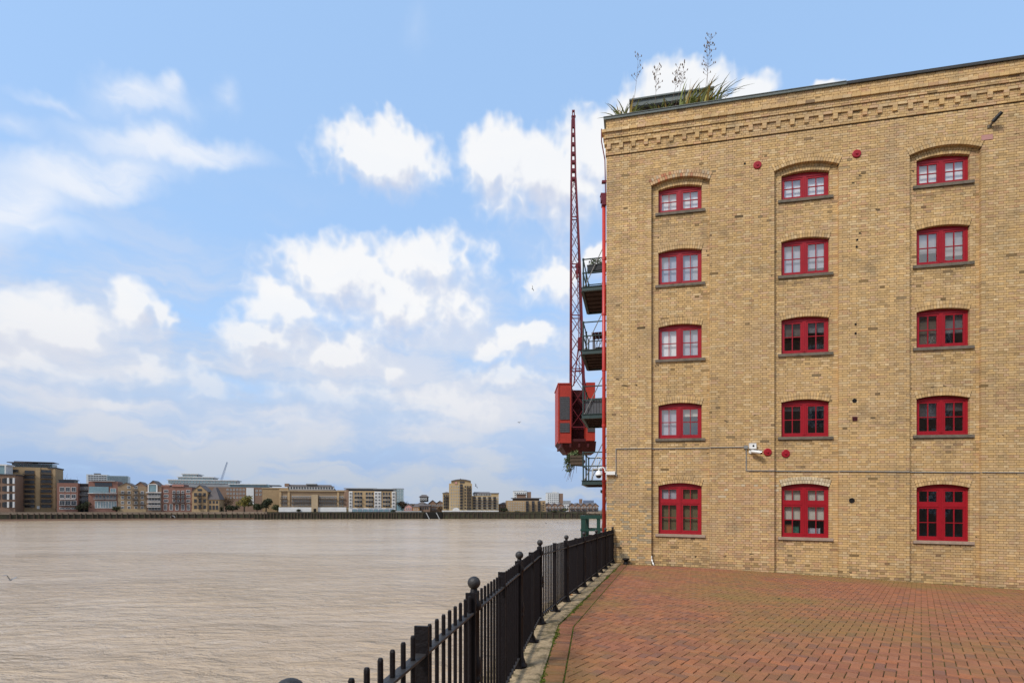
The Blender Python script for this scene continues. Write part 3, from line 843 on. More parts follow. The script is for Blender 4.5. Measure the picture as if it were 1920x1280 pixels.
for bi, c in enumerate(BAYS):
    for ri, (b, s, kx) in enumerate(ROWS):
        org = wp(c, b, REC); fm, cas = TYPES[ri]
        win = inst('window', fm, house, org)
        inst('sill', SILL[0 if ri == 0 else 1], win, org)
        for side in (0, 1):
            for cm, sh, pm, pans, box in cas:
                du = 0 if side else -sh
                inst('casement', cm, win, org + UU * du)
                for (pu, pv) in pans: inst('pane', pm, win, org + UU * (pu + du) + V(0, 0, pv))
        for side, spec in enumerate(INSIDE.get((bi, ri), [])):
            top = s - b - .05; lo = .05 + (1 - spec[0]) * (top - .05); m0, m1 = cas[0][4][0], cas[0][4][1]
            u0, u1 = (m0 - .03, m1 + .03) if side else (-m1 - .03, -m0 + .03)
            blind(win, org, u0, u1, lo, top, spec[1], len(spec) > 2)
        if (bi, ri) == (0, 0): blind(win, org + NN * .02, -.6, -.05, 1.0, 1.46, 'blind_grey')
# things on the window boards inside
def shelf_box(bi, ri, u, w, h, m, name, label):
    mb = MB(); org = wp(BAYS[bi], ROWS[ri][0], REC); t = .10
    mb.par(org + wl(u, .06, FW - .26), wl(w, 0, 0), wl(0, h, 0), wl(0, 0, t)); mb.par(org + wl(u - .01, .06 + h, FW - .265), wl(w + .02, 0, 0), wl(0, .012, 0), wl(0, 0, t + .01))
    tag(mb.build(name, m, org=org + wl(u, .06, FW - .2)), label, 'box', 'boxes on the window board')
shelf_box(1, 0, -.50, .20, .30, 'box_orange', 'storage_box', 'orange box behind the lower left panes of the middle ground floor window')
shelf_box(1, 0, -.27, .16, .24, 'box_green', 'storage_box', 'green box behind the lower panes of the middle ground floor window')
shelf_box(1, 0, .14, .34, .20, 'blind_grey', 'storage_box', 'grey box behind the lower right panes of the middle ground floor window')

# fittings that belong to the wall
def disc(u, v, r, m, name, w=.0, dep=.03, n=18, rim=True):
    mb = MB()
    def ringp(rr, ww): return [wp(u + rr * math.cos(2 * math.pi * i / n), v + rr * math.sin(2 * math.pi * i / n), ww) for i in range(n)]
    rings = [ringp(r, w - .02), ringp(r, w + dep * .6), ringp(r * .86, w + dep), ringp(r * .3, w + dep), ringp(r * .24, w + dep * 1.8), ringp(.001, w + dep * 1.9)]
    for a, b in zip(rings[:-1], rings[1:]):
        for i in range(n): mb.poly([a[i], a[(i + 1) % n], b[(i + 1) % n], b[i]])
    return mb.build(name, m, house, wp(u, v, w), smooth=False)
for u, v in ((4.515, 10.509), (7.20, 10.488), (4.80, 1.815)): disc(u, v, .118, 'red_paint', 'tie_plate')
disc(5.33, 1.775, .118, 'red_paint', 'tie_plate', REC)
def vent(u, v, r, w=0):
    mb = MB(); n = 16
    o = [wp(u + r * math.cos(2 * math.pi * i / n), v + r * math.sin(2 * math.pi * i / n), w + .012) for i in range(n)]
    i_ = [wp(u + r * .8 * math.cos(2 * math.pi * i / n), v + r * .8 * math.sin(2 * math.pi * i / n), w + .012) for i in range(n)]
    o2 = [p - NN * .03 for p in o]; i2 = [p - NN * .008 for p in i_]
    for i in range(n):
        j = (i + 1) % n
        mb.poly([o2[i], o2[j], o[j], o[i]]); mb.poly([o[i], o[j], i_[j], i_[i]]); mb.poly([i_[i], i_[j], i2[j], i2[i]])
    mb.poly(i2, 1)
    mb.build('vent', ['black_plastic', 'dark_hole'], house, wp(u, v, w))
vent(7.075, .384, .075); vent(7.144, 3.298, .06)
for u, v in ((7.214, 7.98), (7.2, 7.779), (7.172, 5.524), (7.172, 5.259), (4.16, 10.6)): vent(u, v, .03)
mb = MB(); mb.par(wp(7.09, 2.70, -.02), UU * .13, V(0, 0, .13), NN * .032, 0)
for i in range(4): mb.par(wp(7.10, 2.715 + i * .028, .012), UU * .11, V(0, 0, .012), NN * .006, 0)
mb.build('air_brick', 'cab_dark', house, wp(7.1, 2.7))
mb = MB(); mb.par(wp(10.30, 10.44, -.02), UU * .27, V(0, 0, .14), NN * .032); mb.build('stone_block', 'f_pink', house)

# rainwater pipe by the corner
pb = river_pt(.12, .085, 0)
pipe = MB(); pipe.tube(pb + V(0, 0, 9.9), pb + V(0, 0, -1.4), .058, n=14)
dp = pipe.build('downpipe', 'pipe_red', house, pb, True)
mb = MB(); q = pb + V(0, 0, 9.85)
for (x0, x1, z0, z1) in ((-.10, .09, .14, .34), (-.115, .105, .34, .38), (-.07, .065, 0, .14)): mb.box(q.x + x0, q.x + x1, q.y - .1, q.y + .1, q.z + z0, q.z + z1)
mb.build('hopper', 'crane_red', dp)
for z in (-.9, .9, 2.7, 4.5, 6.3, 8.1):
    mb = MB(); mb.tube(pb + V(0, 0, z), pb + V(0, 0, z + .07), .068, n=14); mb.box(pb.x, pb.x + .1, pb.y - .02, pb.y + .02, pb.z + z + .01, pb.z + z + .06); mb.build('pipe_bracket', 'pipe_red', dp)
mb = MB(); s = river_pt(.05, .03, 0); mb.path([s + V(0, 0, 10.2), s + V(-.02, 0, 11.3), s + V(-.13, .0, 11.9), s + V(-.13, 0, 12.3)], .018)
mb.box(s.x - .12, s.x + .02, s.y - .05, s.y + .05, s.z + 10.55, s.z + 10.62)
mb.build('cable', 'crane_red', house)
# short white waste pipe at the foot of the wall
mb = MB(); mb.path([wp(1.40, -1.44, -.03), wp(1.415, -1.55, -.01), wp(1.44, -1.64, .03), wp(1.48, -1.73, .08)], .024, 10)
mb.build('waste_pipe', 'white_plastic', house, smooth=True)

# ------------------------------------------------------------------ conduits, cameras, lamp
def saddle(mb, u, v, w=0): mb.par(wp(u - .018, v - .022, w), UU * .036, V(0, 0, .044), NN * .034, 0)
root = empty('cable_conduit', wp(4.1, 1.97, .02), 'thin grey cable conduit running across the brick wall above the ground floor', 'conduit')
def run(pts, name):
    mb = MB(); mb.path(pts, .014, 6)
    mb.build(name, 'grey_plastic', root)
def along(u0, u1, v0, v1):
    """follows the wall in and out of the recessed bays"""
    pts = []; us = [u0]
    for c in BAYS:
        for e in (c - RH - .02, c - RH + .005, c + RH - .005, c + RH + .02):
            if u0 < e < u1: us.append(e)
    us.append(u1)
    for u in us:
        w = REC if any(c - RH < u < c + RH for c in BAYS) else 0
        pts.append(wp(u, v0 + (v1 - v0) * (u - u0) / (u1 - u0), w + .016))
    return pts
run([wp(.304, 1.13, .016), wp(.304, 1.958, .016)], 'conduit_run')
run(along(.304, 4.14, 1.958, 1.972), 'conduit_run')
run([wp(4.198, 1.93, .016), wp(4.198, 1.256, .016)], 'conduit_run')
run(along(4.198, 13.5, 1.256, 1.18), 'conduit_run')
mb = MB()
u = .6
while u < 4.0:
    saddle(mb, u, 1.958 + .004 * u, REC if abs(u - BAYS[0]) < RH else 0); u += .85
mb.build('conduit_clip', 'grey_plastic', root)
mb = MB(); mb.par(wp(4.13, 1.92, 0), UU * .11, V(0, 0, .10), NN * .05); mb.build('junction_box', 'grey_plastic', root)
mb = MB(); mb.par(wp(.27, 1.08, 0), UU * .07, V(0, 0, .07), NN * .05); mb.build('junction_box', 'grey_plastic', root)

# bullet camera under its box
r = empty('security_camera', wp(4.35, 1.9, 0), 'white bullet security camera under its square box beside the lower red tie plate', 'camera', 'security cameras')
mb = MB(); mb.par(wp(4.27, 1.915, 0), UU * .20, V(0, 0, .165), NN * .09); mb.par(wp(4.265, 2.075, -.002), UU * .21, V(0, 0, .008), NN * .10); mb.build('housing_box', 'white_plastic', r)
mb = MB(); mb.tube(wp(4.385, 2.0, .088), wp(4.385, 2.0, .10), .028, n=14); mb.build('sensor_eye', 'lens', r)
mb = MB(); p = wp(4.33, 1.83, .02); mb.tube(wp(4.33, 1.83, 0), wp(4.33, 1.83, .035), .062, n=16); mb.tube(p, wp(4.36, 1.83, .11), .03, n=10); mb.build('bracket', 'white_plastic', r)
mb = MB(); mb.tube(wp(4.33, 1.835, .11), wp(4.57, 1.785, .20), .050, n=16); mb.bar(wp(4.31, 1.892, .105), wp(4.62, 1.83, .215), .11, .006, NN); mb.build('barrel', 'white_plastic', r)
mb = MB(); mb.tube(wp(4.57, 1.785, .2), wp(4.60, 1.779, .212), .044, n=16); mb.build('lens', 'lens', r)
# dome camera hung from a swan neck at the corner
r = empty('security_camera', wp(.05, 1.2, 0), 'white dome security camera on a swan neck bracket at the building corner', 'camera', 'security cameras')
mb = MB(); mb.par(wp(.0, 1.12, 0), UU * .28, V(0, 0, .11), NN * .10); mb.build('mounting_box', 'white_plastic', r)
mb = MB(); q0 = wp(.0, 1.18, .07); L = -UU
arcp = [q0, q0 + L * .04 + V(0, 0, .05), q0 + L * .05 + V(0, 0, .12), q0 + L * .09 + V(0, 0, .175), q0 + L * .15 + V(0, 0, .185), q0 + L * .21 + V(0, 0, .155), q0 + L * .235 + V(0, 0, .10), q0 + L * .24 + V(0, 0, .06)]
mb.path(arcp, .019, 10); mb.build('swan_neck', 'white_plastic', r, smooth=True)
dc = q0 + L * .24 + V(0, 0, -.075)
mb = MB(); mb.lathe(dc, [(.035, .15), (.06, .13), (.095, .06), (.112, .02), (.112, -.01), (.09, -.012)][::-1], 20); mb.build('hood', 'white_plastic', r, smooth=True)
mb = MB(); mb.lathe(dc, [(.092, -.008), (.088, -.04), (.07, -.072), (.04, -.093), (.005, -.1)][::-1], 20); mb.build('dome', 'lens', r, smooth=True)
# stub floodlight high on the wall
r = empty('wall_floodlight', wp(10.52, 10.85, 0), 'small dark cylindrical floodlight tilted up under the cornice', 'lamp')
mb = MB(); mb.tube(wp(10.49, 10.80, -.01), wp(10.53, 10.87, .10), .03, n=10); mb.par(wp(10.44, 10.76, 0), UU * .1, V(0, 0, .08), NN * .02); mb.build('bracket', 'sill_stone', r)
mb = MB(); mb.tube(wp(10.52, 10.86, .10), wp(10.66, 11.02, .22), .055, .05, n=14); mb.build('lamp_body', 'black_plastic', r)

# ------------------------------------------------------------------ balconies on the river face
OUT = V(-.9739, .2270, 0)
def balcony(zd, name='balcony', kind=0):
    """deck with its near edge 2.1 m behind the corner"""
    t0, t1, o1 = 2.13, 4.45, .98
    mb = MB()
    mb.par(river_pt(t0 + .05, 0, zd - .10), BB * (t1 - t0 - .1), OUT * (o1 - .06), V(0, 0, .06))
    deck = mb.build(name, 'rust_soffit', house, river_pt(t0, 0, zd))
    for i in range(5):
        mb = MB(); mb.par(river_pt(t0 + .25 + i * .42, .02, zd - .16), BB * .05, OUT * (o1 - .1), V(0, 0, .06)); mb.build('joist', 'rust_soffit', deck)
    for (a, ta, oa, tb, ob) in (('fascia', t0, 0, t0, o1), ('fascia', t0, o1, t1, o1), ('fascia', t1, 0, t1, o1)):
        mb = MB(); p, q = river_pt(ta, oa, zd), river_pt(tb, ob, zd); d = (q - p); n = d.cross(V(0, 0, 1)).normalized()
        mb.par(p - n * .02 - V(0, 0, .15), d, n * .04, V(0, 0, .15)); mb.par(p - n * .05 - V(0, 0, .16), d, n * .10, V(0, 0, .012)); mb.par(p - n * .05 - V(0, 0, .012), d, n * .10, V(0, 0, .014))
        mb.build(a, 'green_steel', deck)
    for h in (.52, 1.02):
        mb = MB(); mb.path([river_pt(t0 + .03, .02, zd + h), river_pt(t0 + .03, o1 - .03, zd + h), river_pt(t1 - .03, o1 - .03, zd + h), river_pt(t1 - .03, .02, zd + h)], .022, 8); mb.build('handrail', 'green_steel', deck)
    for (t, o) in ((t0 + .03, o1 - .03), (t1 - .03, o1 - .03), (t0 + .03, .06), ((t0 + t1) / 2, o1 - .03)):
        mb = MB(); p = river_pt(t, o, zd); mb.tube(p, p + V(0, 0, 1.06), .028, n=8); mb.tube(p + V(0, 0, .49), p + V(0, 0, .55), .042, n=8); mb.tube(p + V(0, 0, .99), p + V(0, 0, 1.05), .042, n=8); mb.build('post', 'green_steel', deck)
    for t in (t0 + .02, t1 - .1):
        mb = MB(); mb.tube(river_pt(t, o1 - .04, zd - .06), river_pt(t, .05, zd + 1.75), .016, n=6); p = river_pt(t, o1 - .04, zd - .06); mb.tube(p, p.lerp(river_pt(t, .05, zd + 1.75), .06), .032, n=6); mb.build('tie_rod', 'steel_rod', deck)
    return deck
Z_B = [8.12, 5.82, 3.48, 1.07]
decks = [balcony(z) for z in Z_B]
# mesh guard inside the rails of the third balcony
mb = MB(); mb.par(river_pt(2.22, .05, 3.5), BB * .01, OUT * .86, V(0, 0, .50))
for i in range(9): mb.par(river_pt(2.20, .08 + i * .1, 3.5), BB * .012, OUT * .012, V(0, 0, .52))
mb.build('guard_panel', 'mesh_grey', decks[2])
# small bracketed landing and stays under the lowest deck
mb = MB(); mb.par(river_pt(2.3, 0, .62), BB * 1.4, OUT * .34, V(0, 0, .10)); mb.par(river_pt(2.3, 0, .72), BB * 1.2, OUT * .28, V(0, 0, .22)); mb.par(river_pt(2.32, 0, .45), BB * .06, OUT * .2, V(0, 0, .17)); mb.build('bracket', 'green_steel', decks[3])
for t, o in ((2.2, .46), (2.9, .36)):
    mb = MB(); mb.tube(river_pt(t, .08, .9), river_pt(t, o, -.85), .014, n=6); mb.build('tie_rod', 'steel_rod', decks[3])
# green timber loading frame at quay level
fr = empty('loading_frame', river_pt(2.2, .9, -1.7), 'dark green timber loading frame at quay level behind the railing', 'frame')
for (t, o, w) in ((2.1, .86, .17), (2.1, .34, .12), (3.4, .86, .17), (3.4, .2, .12)):
    mb = MB(); mb.par(river_pt(t, o, -3.2), BB * .16, OUT * w, V(0, 0, 2.93)); mb.build('post', 'bright_green', fr)
for (z, h) in ((-.33, .12), (-.78, .07), (-1.1, .07)):
    mb = MB(); mb.par(river_pt(2.08, .02, z), BB * .1, OUT * 1.03, V(0, 0, h)); mb.par(river_pt(2.18, .98, z), BB * 1.4, OUT * .08, V(0, 0, h)); mb.par(river_pt(3.58, .02, z), BB * .1, OUT * 1.03, V(0, 0, h)); mb.build('beam', 'bright_green', fr)

# foliage made of small leaf faces
def leaves(mb, c, rx, ry, rz, n, size, cols, seed, m=0, droop=0):
    r = random.Random(seed)
    for i in range(n):
        while True:
            p = V(r.uniform(-1, 1), r.uniform(-1, 1), r.uniform(-1, 1))
            if p.length < 1: break
        q = Vector(c) + V(p.x * rx, p.y * ry, p.z * rz - droop * abs(p.x))
        d = V(r.gauss(0, 1), r.gauss(0, 1), r.gauss(0, 1)).normalized(); e = d.cross(V(r.gauss(0, 1), r.gauss(0, 1), r.gauss(0, 1))).normalized()
        s = size * r.uniform(.6, 1.3); k = r.uniform(.7, 1.25); cc = tuple(x * k for x in r.choice(cols))
        mb.poly([q - d * s, q + e * s * .45, q + d * s, q - e * s * .45], m, cc)
GREEN = [(.045, .075, .022), (.065, .10, .03), (.035, .055, .02), (.09, .12, .04)]
def planter(t, o, z, lab, seed, top=.25, ln=.7):
    r = empty('planter', river_pt(t, o, z), lab, 'planter', 'planters on the balconies')
    mb = MB(); mb.par(river_pt(t, o - ln / 2, z), BB * .24, OUT * ln, V(0, 0, .22)); mb.par(river_pt(t - .012, o - ln / 2 - .012, z + .19), BB * .264, OUT * (ln + .024), V(0, 0, .035)); mb.build('trough', 'black_plastic', r)
    mb = MB(); leaves(mb, river_pt(t + .12, o, z + .22 + top * .45), ln * .46, .12, top * .6, 240, .045, GREEN, seed, droop=.02); mb.build('foliage', 'leaf_small', r)
planter(2.2, .46, 8.12 + .60, 'black trough of small plants hung on the rail of the topmost balcony', 1)
planter(3.6, .42, 8.14, 'black trough of green plants on the deck of the topmost balcony', 2, .3)
# lichen-grey basket with a trailing bush hung outside the lowest balcony
r = empty('hanging_basket', river_pt(2.3, 1.3, 1.72), 'dark wooden basket with a trailing bush hung outside the lowest balcony', 'planter')
mb = MB(); p = [river_pt(2.2, 1.0, 1.62), river_pt(2.2, 1.42, 1.66), river_pt(2.75, 1.42, 1.66), river_pt(2.75, 1.0, 1.62)]; mb.hexa(p + [a + V(0, 0, .36) for a in p]); 
for i in range(3): mb.par(river_pt(2.18, .99, 1.66 + i * .12), BB * .02, OUT * .45, V(0, 0, .09))
mb.build('basket', 'timber_dark', r)
mb = MB(); leaves(mb, river_pt(2.45, 1.3, 2.02), .34, .28, .22, 420, .06, GREEN + [(.13, .14, .05)], 8, droop=.18); leaves(mb, river_pt(2.4, 1.5, 1.72), .22, .2, .34, 260, .05, GREEN + [(.11, .11, .05)], 9)
mb.build('foliage', 'leaf_small', r)
mb = MB(); rr = random.Random(4)
for i in range(14):
    a = river_pt(2.4, 1.2 + rr.uniform(0, .35), 1.75); b = a + V(rr.uniform(-.3, .15), rr.uniform(-.1, .1), rr.uniform(-.75, -.1)); mb.tube(a, b, .009, .004, 5)
mb.build('stem', 'stalk', r)
# garden chairs and a table on the balconies
def garden_chair(t, o, z, m, lab):
    r = empty('garden_chair', river_pt(t, o, z), lab, 'chair', 'garden furniture on the balconies')
    w = .2
    mb = MB(); mb.par(river_pt(t - w, o - w, z + .43), BB * .4, OUT * .4, V(0, 0, .025)); mb.build('seat', m, r)
    for a in (-1, 1):
        for b in (-1, 1):
            mb = MB(); mb.tube(river_pt(t + a * w, o + b * w, z + .43), river_pt(t + a * (w + .03), o + b * (w + .03), z), .014, n=6); mb.build('leg', m, r)
    mb = MB(); n = 12
    arc_ = [river_pt(t + w, o + .21 * math.cos(math.pi * i / n), z + .62 + .3 * math.sin(math.pi * i / n)) for i in range(n + 1)]
    mb.path([river_pt(t + w, o + .21, z + .43)] + arc_ + [river_pt(t + w, o - .21, z + .43)], .014, 6)
    for i in range(-2, 3): mb.tube(river_pt(t + w, o + i * .07, z + .44), river_pt(t + w, o + i * .075, z + .88 - abs(i) * .045), .008, n=5)
    mb.build('backrest', m, r)
garden_chair(2.75, .45, 1.07, 'white_plastic', 'white wire garden chair on the lowest balcony')
garden_chair(3.6, .40, 5.82, 'timber_dark', 'dark garden chair on the balcony with the wooden table')
r = empty('garden_table', river_pt(2.8, .35, 5.82), 'reddish brown wooden garden table on the second balcony from the top', 'table', 'garden furniture on the balconies')
mb = MB()
for i in range(5): mb.par(river_pt(2.45, .06 + i * .125, 5.82 + .70), BB * .75, OUT * .115, V(0, 0, .03))
mb.build('table_top', 'cab_dark', r)
for t in (2.5, 3.15):
    for o in (.1, .6):
        mb = MB(); mb.par(river_pt(t, o, 5.82), BB * .04, OUT * .04, V(0, 0, .70)); mb.build('leg', 'timber_dark', r)

# ------------------------------------------------------------------ wharf crane on the river face
CD = 24.0
def cp(x, y, dy=0.0): return V((x - 960) / 1000 * CD, CD + dy, EYE + (955 - y) / 1000 * CD)
crane = empty('wharf_crane', cp(1078, 838, .5), 'tall red lattice jib crane with a boxy red cab on the river wall', 'crane')
mb = MB()
x0, x1 = cp(1047, 720).x, cp(1071, 720).x; zt, zb = cp(0, 720).z, cp(0, 826).z
mb.box(x0, x1, CD, CD + 1.9, zb, zt); mb.box(x0 - .03, x1 + .01, CD - .03, CD + 1.93, zt, zt + .05)
mb.box(x0 - .02, x0 + .04, CD - .02, CD, zb - .12, zt); mb.box(x0 + .04, x1, CD - .02, CD, zb - .10, zb - .001)
cab = mb.build('cab', 'cab_red', crane)
def grille(a, b, c, d, par):
    mb = MB(); p, q = cp(a, c), cp(b, d); mb.box(p.x, q.x, CD - .02, CD - .002, q.z, p.z)
    n = 7
    for i in range(n + 1):
        x = p.x + (q.x - p.x) * i / n; mb.box(x - .006, x + .006, CD - .03, CD - .02, q.z, p.z)
    k = max(3, int((p.z - q.z) / .09))
    for i in range(k + 1):
        z = q.z + (p.z - q.z) * i / k; mb.box(p.x, q.x, CD - .032, CD - .021, z - .006, z + .006)
    mb.build('grille', 'mesh_grey', par)
grille(1050, 1067.5, 744, 786, cab); grille(1050, 1067.5, 793, 810, cab)
mb = MB(); a, b = cp(1099, 720).x, cp(1116, 720).x
mb.box(a, b, CD, CD + 1.9, zb, zt + .08); c2 = mb.build('cab', 'cab_red', crane); grille(1102, 1115, 798, 809, c2)
mb = MB(); mb.box(x1 + .005, a - .005, CD + .75, CD + .85, zb, zt - .1); mb.box(x1 + .005, a - .005, CD + .1, CD + .85, zb - .05, zb + .1)
for i in range(5): mb.box(x1 + .005, a - .005, CD + .72, CD + .75, zb + .3 + i * .45, zb + .36 + i * .45)
mb.build('back_plate', 'cab_dark', crane)
mb = MB(); P8 = [cp(1062, 846, .3), cp(1118, 846, .3), cp(1118, 846, 1.7), cp(1062, 846, 1.7), cp(1047, 827, 0), cp(1118, 827, 0), cp(1118, 827, 1.9), cp(1047, 827, 1.9)]
mb.hexa(P8)
for i in range(4): mb.box(x0 + .1 + i * .4, x0 + .18 + i * .4, CD - .02, CD + 1.9, zb - .28, zb - .12)
mb.build('platform', 'cab_dark', crane)
mb = MB(); mb.tube(cp(1080, 846, 1), cp(1100, 862, 1.4), .16, n=10); mb.bar(cp(1056, 836, .4), cp(1069, 856, .4), .06, .04, (0, 1, 0)); mb.tube(cp(1064, 857, .3), cp(1070, 850, .3), .02, n=6); mb.build('slew_post', 'crane_red', crane)
# jib: four tapering corner angles, braced
def chord(y):                                    # left and right edge of the jib at height y
    pl = [(800, 1071.5), (480, 1072.0), (300, 1072.8), (198, 1074.2)]; pr = [(800, 1098.5), (715, 1096), (480, 1088.2), (330, 1081), (215, 1078.4), (198, 1077.5)]
    def ip(t):
        for (ya, xa), (yb, xb) in zip(t[:-1], t[1:]):
            if ya >= y >= yb: return xa + (xb - xa) * (ya - y) / (ya - yb)
        return t[-1][1]
    l, r_ = ip(pl), ip(pr); return l, r_
def jp(y, sx, sy):
    l, r_ = chord(y); w = (r_ - l) / 1000 * CD
    return V(((l if sx < 0 else r_) - 960) / 1000 * CD, CD + .32 + sy * w * .42, EYE + (955 - y) / 1000 * CD)
jib_ys = [800, 762, 726, 690, 656, 622, 589, 556, 524, 492, 461, 431, 402, 374, 348, 328]
top_ys = [328, 312, 296, 280, 262, 244, 228]
mb = MB(); L = jib_ys + top_ys[1:] + [214]
for sx in (-1, 1):
    for sy in (-1, 1):
        for ya, yb in zip(L[:-1], L[1:]):
            p, q = jp(ya, sx, sy), jp(yb, sx, sy); k = .066 if ya > 330 else .055
            mb.par(p + V(-k / 2, -k / 2, 0), V(k, 0, 0), V(0, k, 0), q - p)
jib = mb.build('jib', 'crane_red', crane)
for i, (ya, yb) in enumerate(zip(jib_ys[:-1], jib_ys[1:])):
    mb = MB()
    for sy in (-1, 1):
        p, q, r_, s_ = jp(ya, -1, sy), jp(yb, 1, sy), jp(ya, 1, sy), jp(yb, -1, sy)
        mb.bar(p, q, .040, .018, (0, 0, 1)); mb.bar(r_ + V(0, .022, 0), s_ + V(0, .022, 0), .040, .018, (0, 0, 1))
        if i % 3 == 0: mb.bar(p, r_, .045, .02, (0, 0, 1))
    for sx in (-1, 1):
        p, q = jp(ya, sx, -1), jp(yb, sx, 1); mb.bar(p, q, .045, .016, (0, 0, 1)); mb.bar(jp(ya, sx, 1), jp(yb, sx, -1), .045, .016, (0, 0, 1))
    mb.build('lattice_bracing', 'crane_red', jib)
for y in top_ys:
    mb = MB(); a_, b_ = jp(y, -1, -1), jp(y, 1, 1); mb.box(a_.x, b_.x, a_.y - .01, b_.y + .01, a_.z - .06, a_.z + .06); mb.build('batten_plate', 'crane_red', jib)
mb = MB(); p, q = jp(228, -1, -1), jp(214, 1, 1); mb.box(p.x - .01, q.x + .01, p.y, q.y, p.z, q.z + .02); t_ = jp(205, -1, 0)
mb.box(t_.x, t_.x + .035, t_.y - .05, t_.y + .05, q.z, q.z + .38); mb.box(t_.x + .085, t_.x + .12, t_.y - .05, t_.y + .05, q.z, q.z + .38); mb.box(t_.x, t_.x + .12, t_.y - .04, t_.y + .04, q.z + .33, q.z + .40); mb.tube((t_.x - .03, t_.y, q.z + .12), (t_.x + .16, t_.y, q.z + .12), .05, n=8)
mb.build('jib_head', 'crane_red', jib)
# hoist rope, block and luffing strut beside the jib
mb = MB(); mb.tube(cp(1083, 505, .1), cp(1087, 700, .1), .016, n=5); mb.tube(cp(1079, 205, .3), cp(1090, 640, .4), .012, n=5); mb.build('hoist_rope', 'crane_red', crane)
mb = MB()
for y in (497, 508): 
    c3 = cp(1082.5, y, .1); mb.tube(c3 + V(0, -.05, 0), c3 + V(0, .05, 0), .085, n=12)
mb.box(cp(1081, 0).x, cp(1084, 0).x, CD + .02, CD + .18, cp(0, 520).z, cp(0, 492).z); mb.build('pulley_block', 'crane_red', crane)
mb = MB(); mb.bar(cp(1087, 634, .1), cp(1076, 722, .1), .07, .05, (0, 1, 0)); mb.bar(cp(1087, 634, .1), cp(1098, 722, .1), .07, .05, (0, 1, 0)); mb.bar(cp(1079, 694, .1), cp(1095, 694, .1), .05, .04, (0, 0, 1)); mb.box(cp(1084, 0).x, cp(1090, 0).x, CD, CD + .2, cp(0, 655).z, cp(0, 632).z); mb.build('luffing_strut', 'crane_red', crane)

# ------------------------------------------------------------------ iron railing along the quay
def rail_pt(y, h, off=0.0):
    return V(fx(y) + off, y, gz(fx(y), y) + .018 + h)
BAY = 18                                         # pickets and gaps in one bay
pk = MB(); r_ = .0105
for z0, z1 in ((.06, 1.052),): pk.tube((0, 0, z0), (0, 0, z1), r_, n=8); 
pk.tube((0, 0, 1.052), (0, 0, 1.060), r_, r_ * .7, n=8)
PICKET = pk.mesh('picket', 'black_iron')
pm = MB(); pm.lathe((0, 0, 0), [(.082, 0), (.082, .022), (.066, .03), (.06, .06), (.047, .09), (.044, .14), (.038, .16), (.036, .50), (.047, .51), (.047, .53), (.039, .54), (.045, .56), (.05, .60), (.045, .64), (.037, .66), (.035, .95), (.045, .96), (.048, .99), (.04, 1.01), (.03, 1.025), (.032, 1.055), (.024, 1.07), (.02, 1.095)], 16)
POST = pm.mesh('post', 'black_iron', smooth=True)
bm_ = MB(); prof = [(.041 * math.sin(math.pi * i / 12) + (.012 if i == 0 else 0), -.041 * math.cos(math.pi * i / 12)) for i in range(13)]; prof[-1] = (.002, .041); bm_.lathe((0, 0, 0), prof, 20)
BALL = bm_.mesh('ball_finial', 'grey_iron', smooth=True)
def railing(y0, y1, bays, lab, first=True, last=True):
    t = V(fx((y0 + y1) / 2 + .5) - fx((y0 + y1) / 2 - .5), 1, 0).normalized(); nr = V(t.y, -t.x, 0)
    root = empty('iron_railing', rail_pt((y0 + y1) / 2, 0), lab, 'railing', 'railings along the quay')
    sm = MB(); sm.par(V(0, 0, 0) - t * .008 - nr * .032, t * .016, nr * .064, V(0, 0, 1.075))
    ST = sm.mesh('stanchion', 'black_iron')
    ft = MB(); ft.par(V(0, 0, 0) - t * .05 - nr * .06, t * .10, nr * .15, V(0, 0, .016)); ft.hexa([t * -.03 + nr * .005, t * .03 + nr * .005, t * .03 + nr * .06 + V(0, 0, .016), t * -.03 + nr * .06 + V(0, 0, .016), t * -.03 + nr * .005 + V(0, 0, .07), t * .03 + nr * .005 + V(0, 0, .07), t * .03 + nr * .035 + V(0, 0, .07), t * -.03 + nr * .035 + V(0, 0, .07)])
    FT = ft.mesh('stanchion_foot', 'black_iron')
    dy = (y1 - y0) / bays
    for b in range(bays):
        ya, yb = y0 + b * dy, y0 + (b + 1) * dy
        for i in range(1, BAY):
            y = ya + dy * i / BAY
            if i == BAY // 2:
                s = inst('stanchion', ST, root, rail_pt(y, 0)); inst('stanchion_foot', FT, s, rail_pt(y, 0))
            else: inst('picket', PICKET, root, rail_pt(y, 0))
        for (h, w, tk) in ((.945, .050, .011), (.105, .040, .011)):
            m2 = MB(); n = 4
            p, q = rail_pt(ya, h), rail_pt(yb, h)
            m2.par(p - nr * w / 2, q - p, nr * w, V(0, 0, tk)); m2.build('rail', 'grey_iron', root)
        s = inst('stanchion', ST, root, rail_pt(yb - .085, 0))
    for b in range(0 if first else 1, bays + (1 if last else 0)):
        y = y0 + b * dy
        p = inst('post', POST, root, rail_pt(y, 0)); inst('ball_finial', BALL, p, rail_pt(y, 1.126))
railing(-.71, 7.45, 4, 'near black iron railing with ball topped posts that runs up to the bend')
railing(7.45, 17.08, 5, 'far black iron railing from the bend to the warehouse corner', first=False)

# small iron bollard at the foot of the wall
bp = wp(.62, 0, .16); bp.z = gz(bp.x, bp.y)
r = empty('mooring_bollard', bp, 'small black iron mooring bollard at the foot of the wall', 'bollard')
mb = MB(); mb.lathe(bp, [(.10, 0), (.10, .02), (.065, .04), (.06, .11), (.075, .13)], 16); mb.build('shaft', 'black_iron', r, smooth=True)
mb = MB(); mb.lathe(bp, [(.075, .13), (.118, .15), (.12, .175), (.09, .19), (.01, .195)], 16); mb.build('cap', 'black_iron', r, smooth=True)

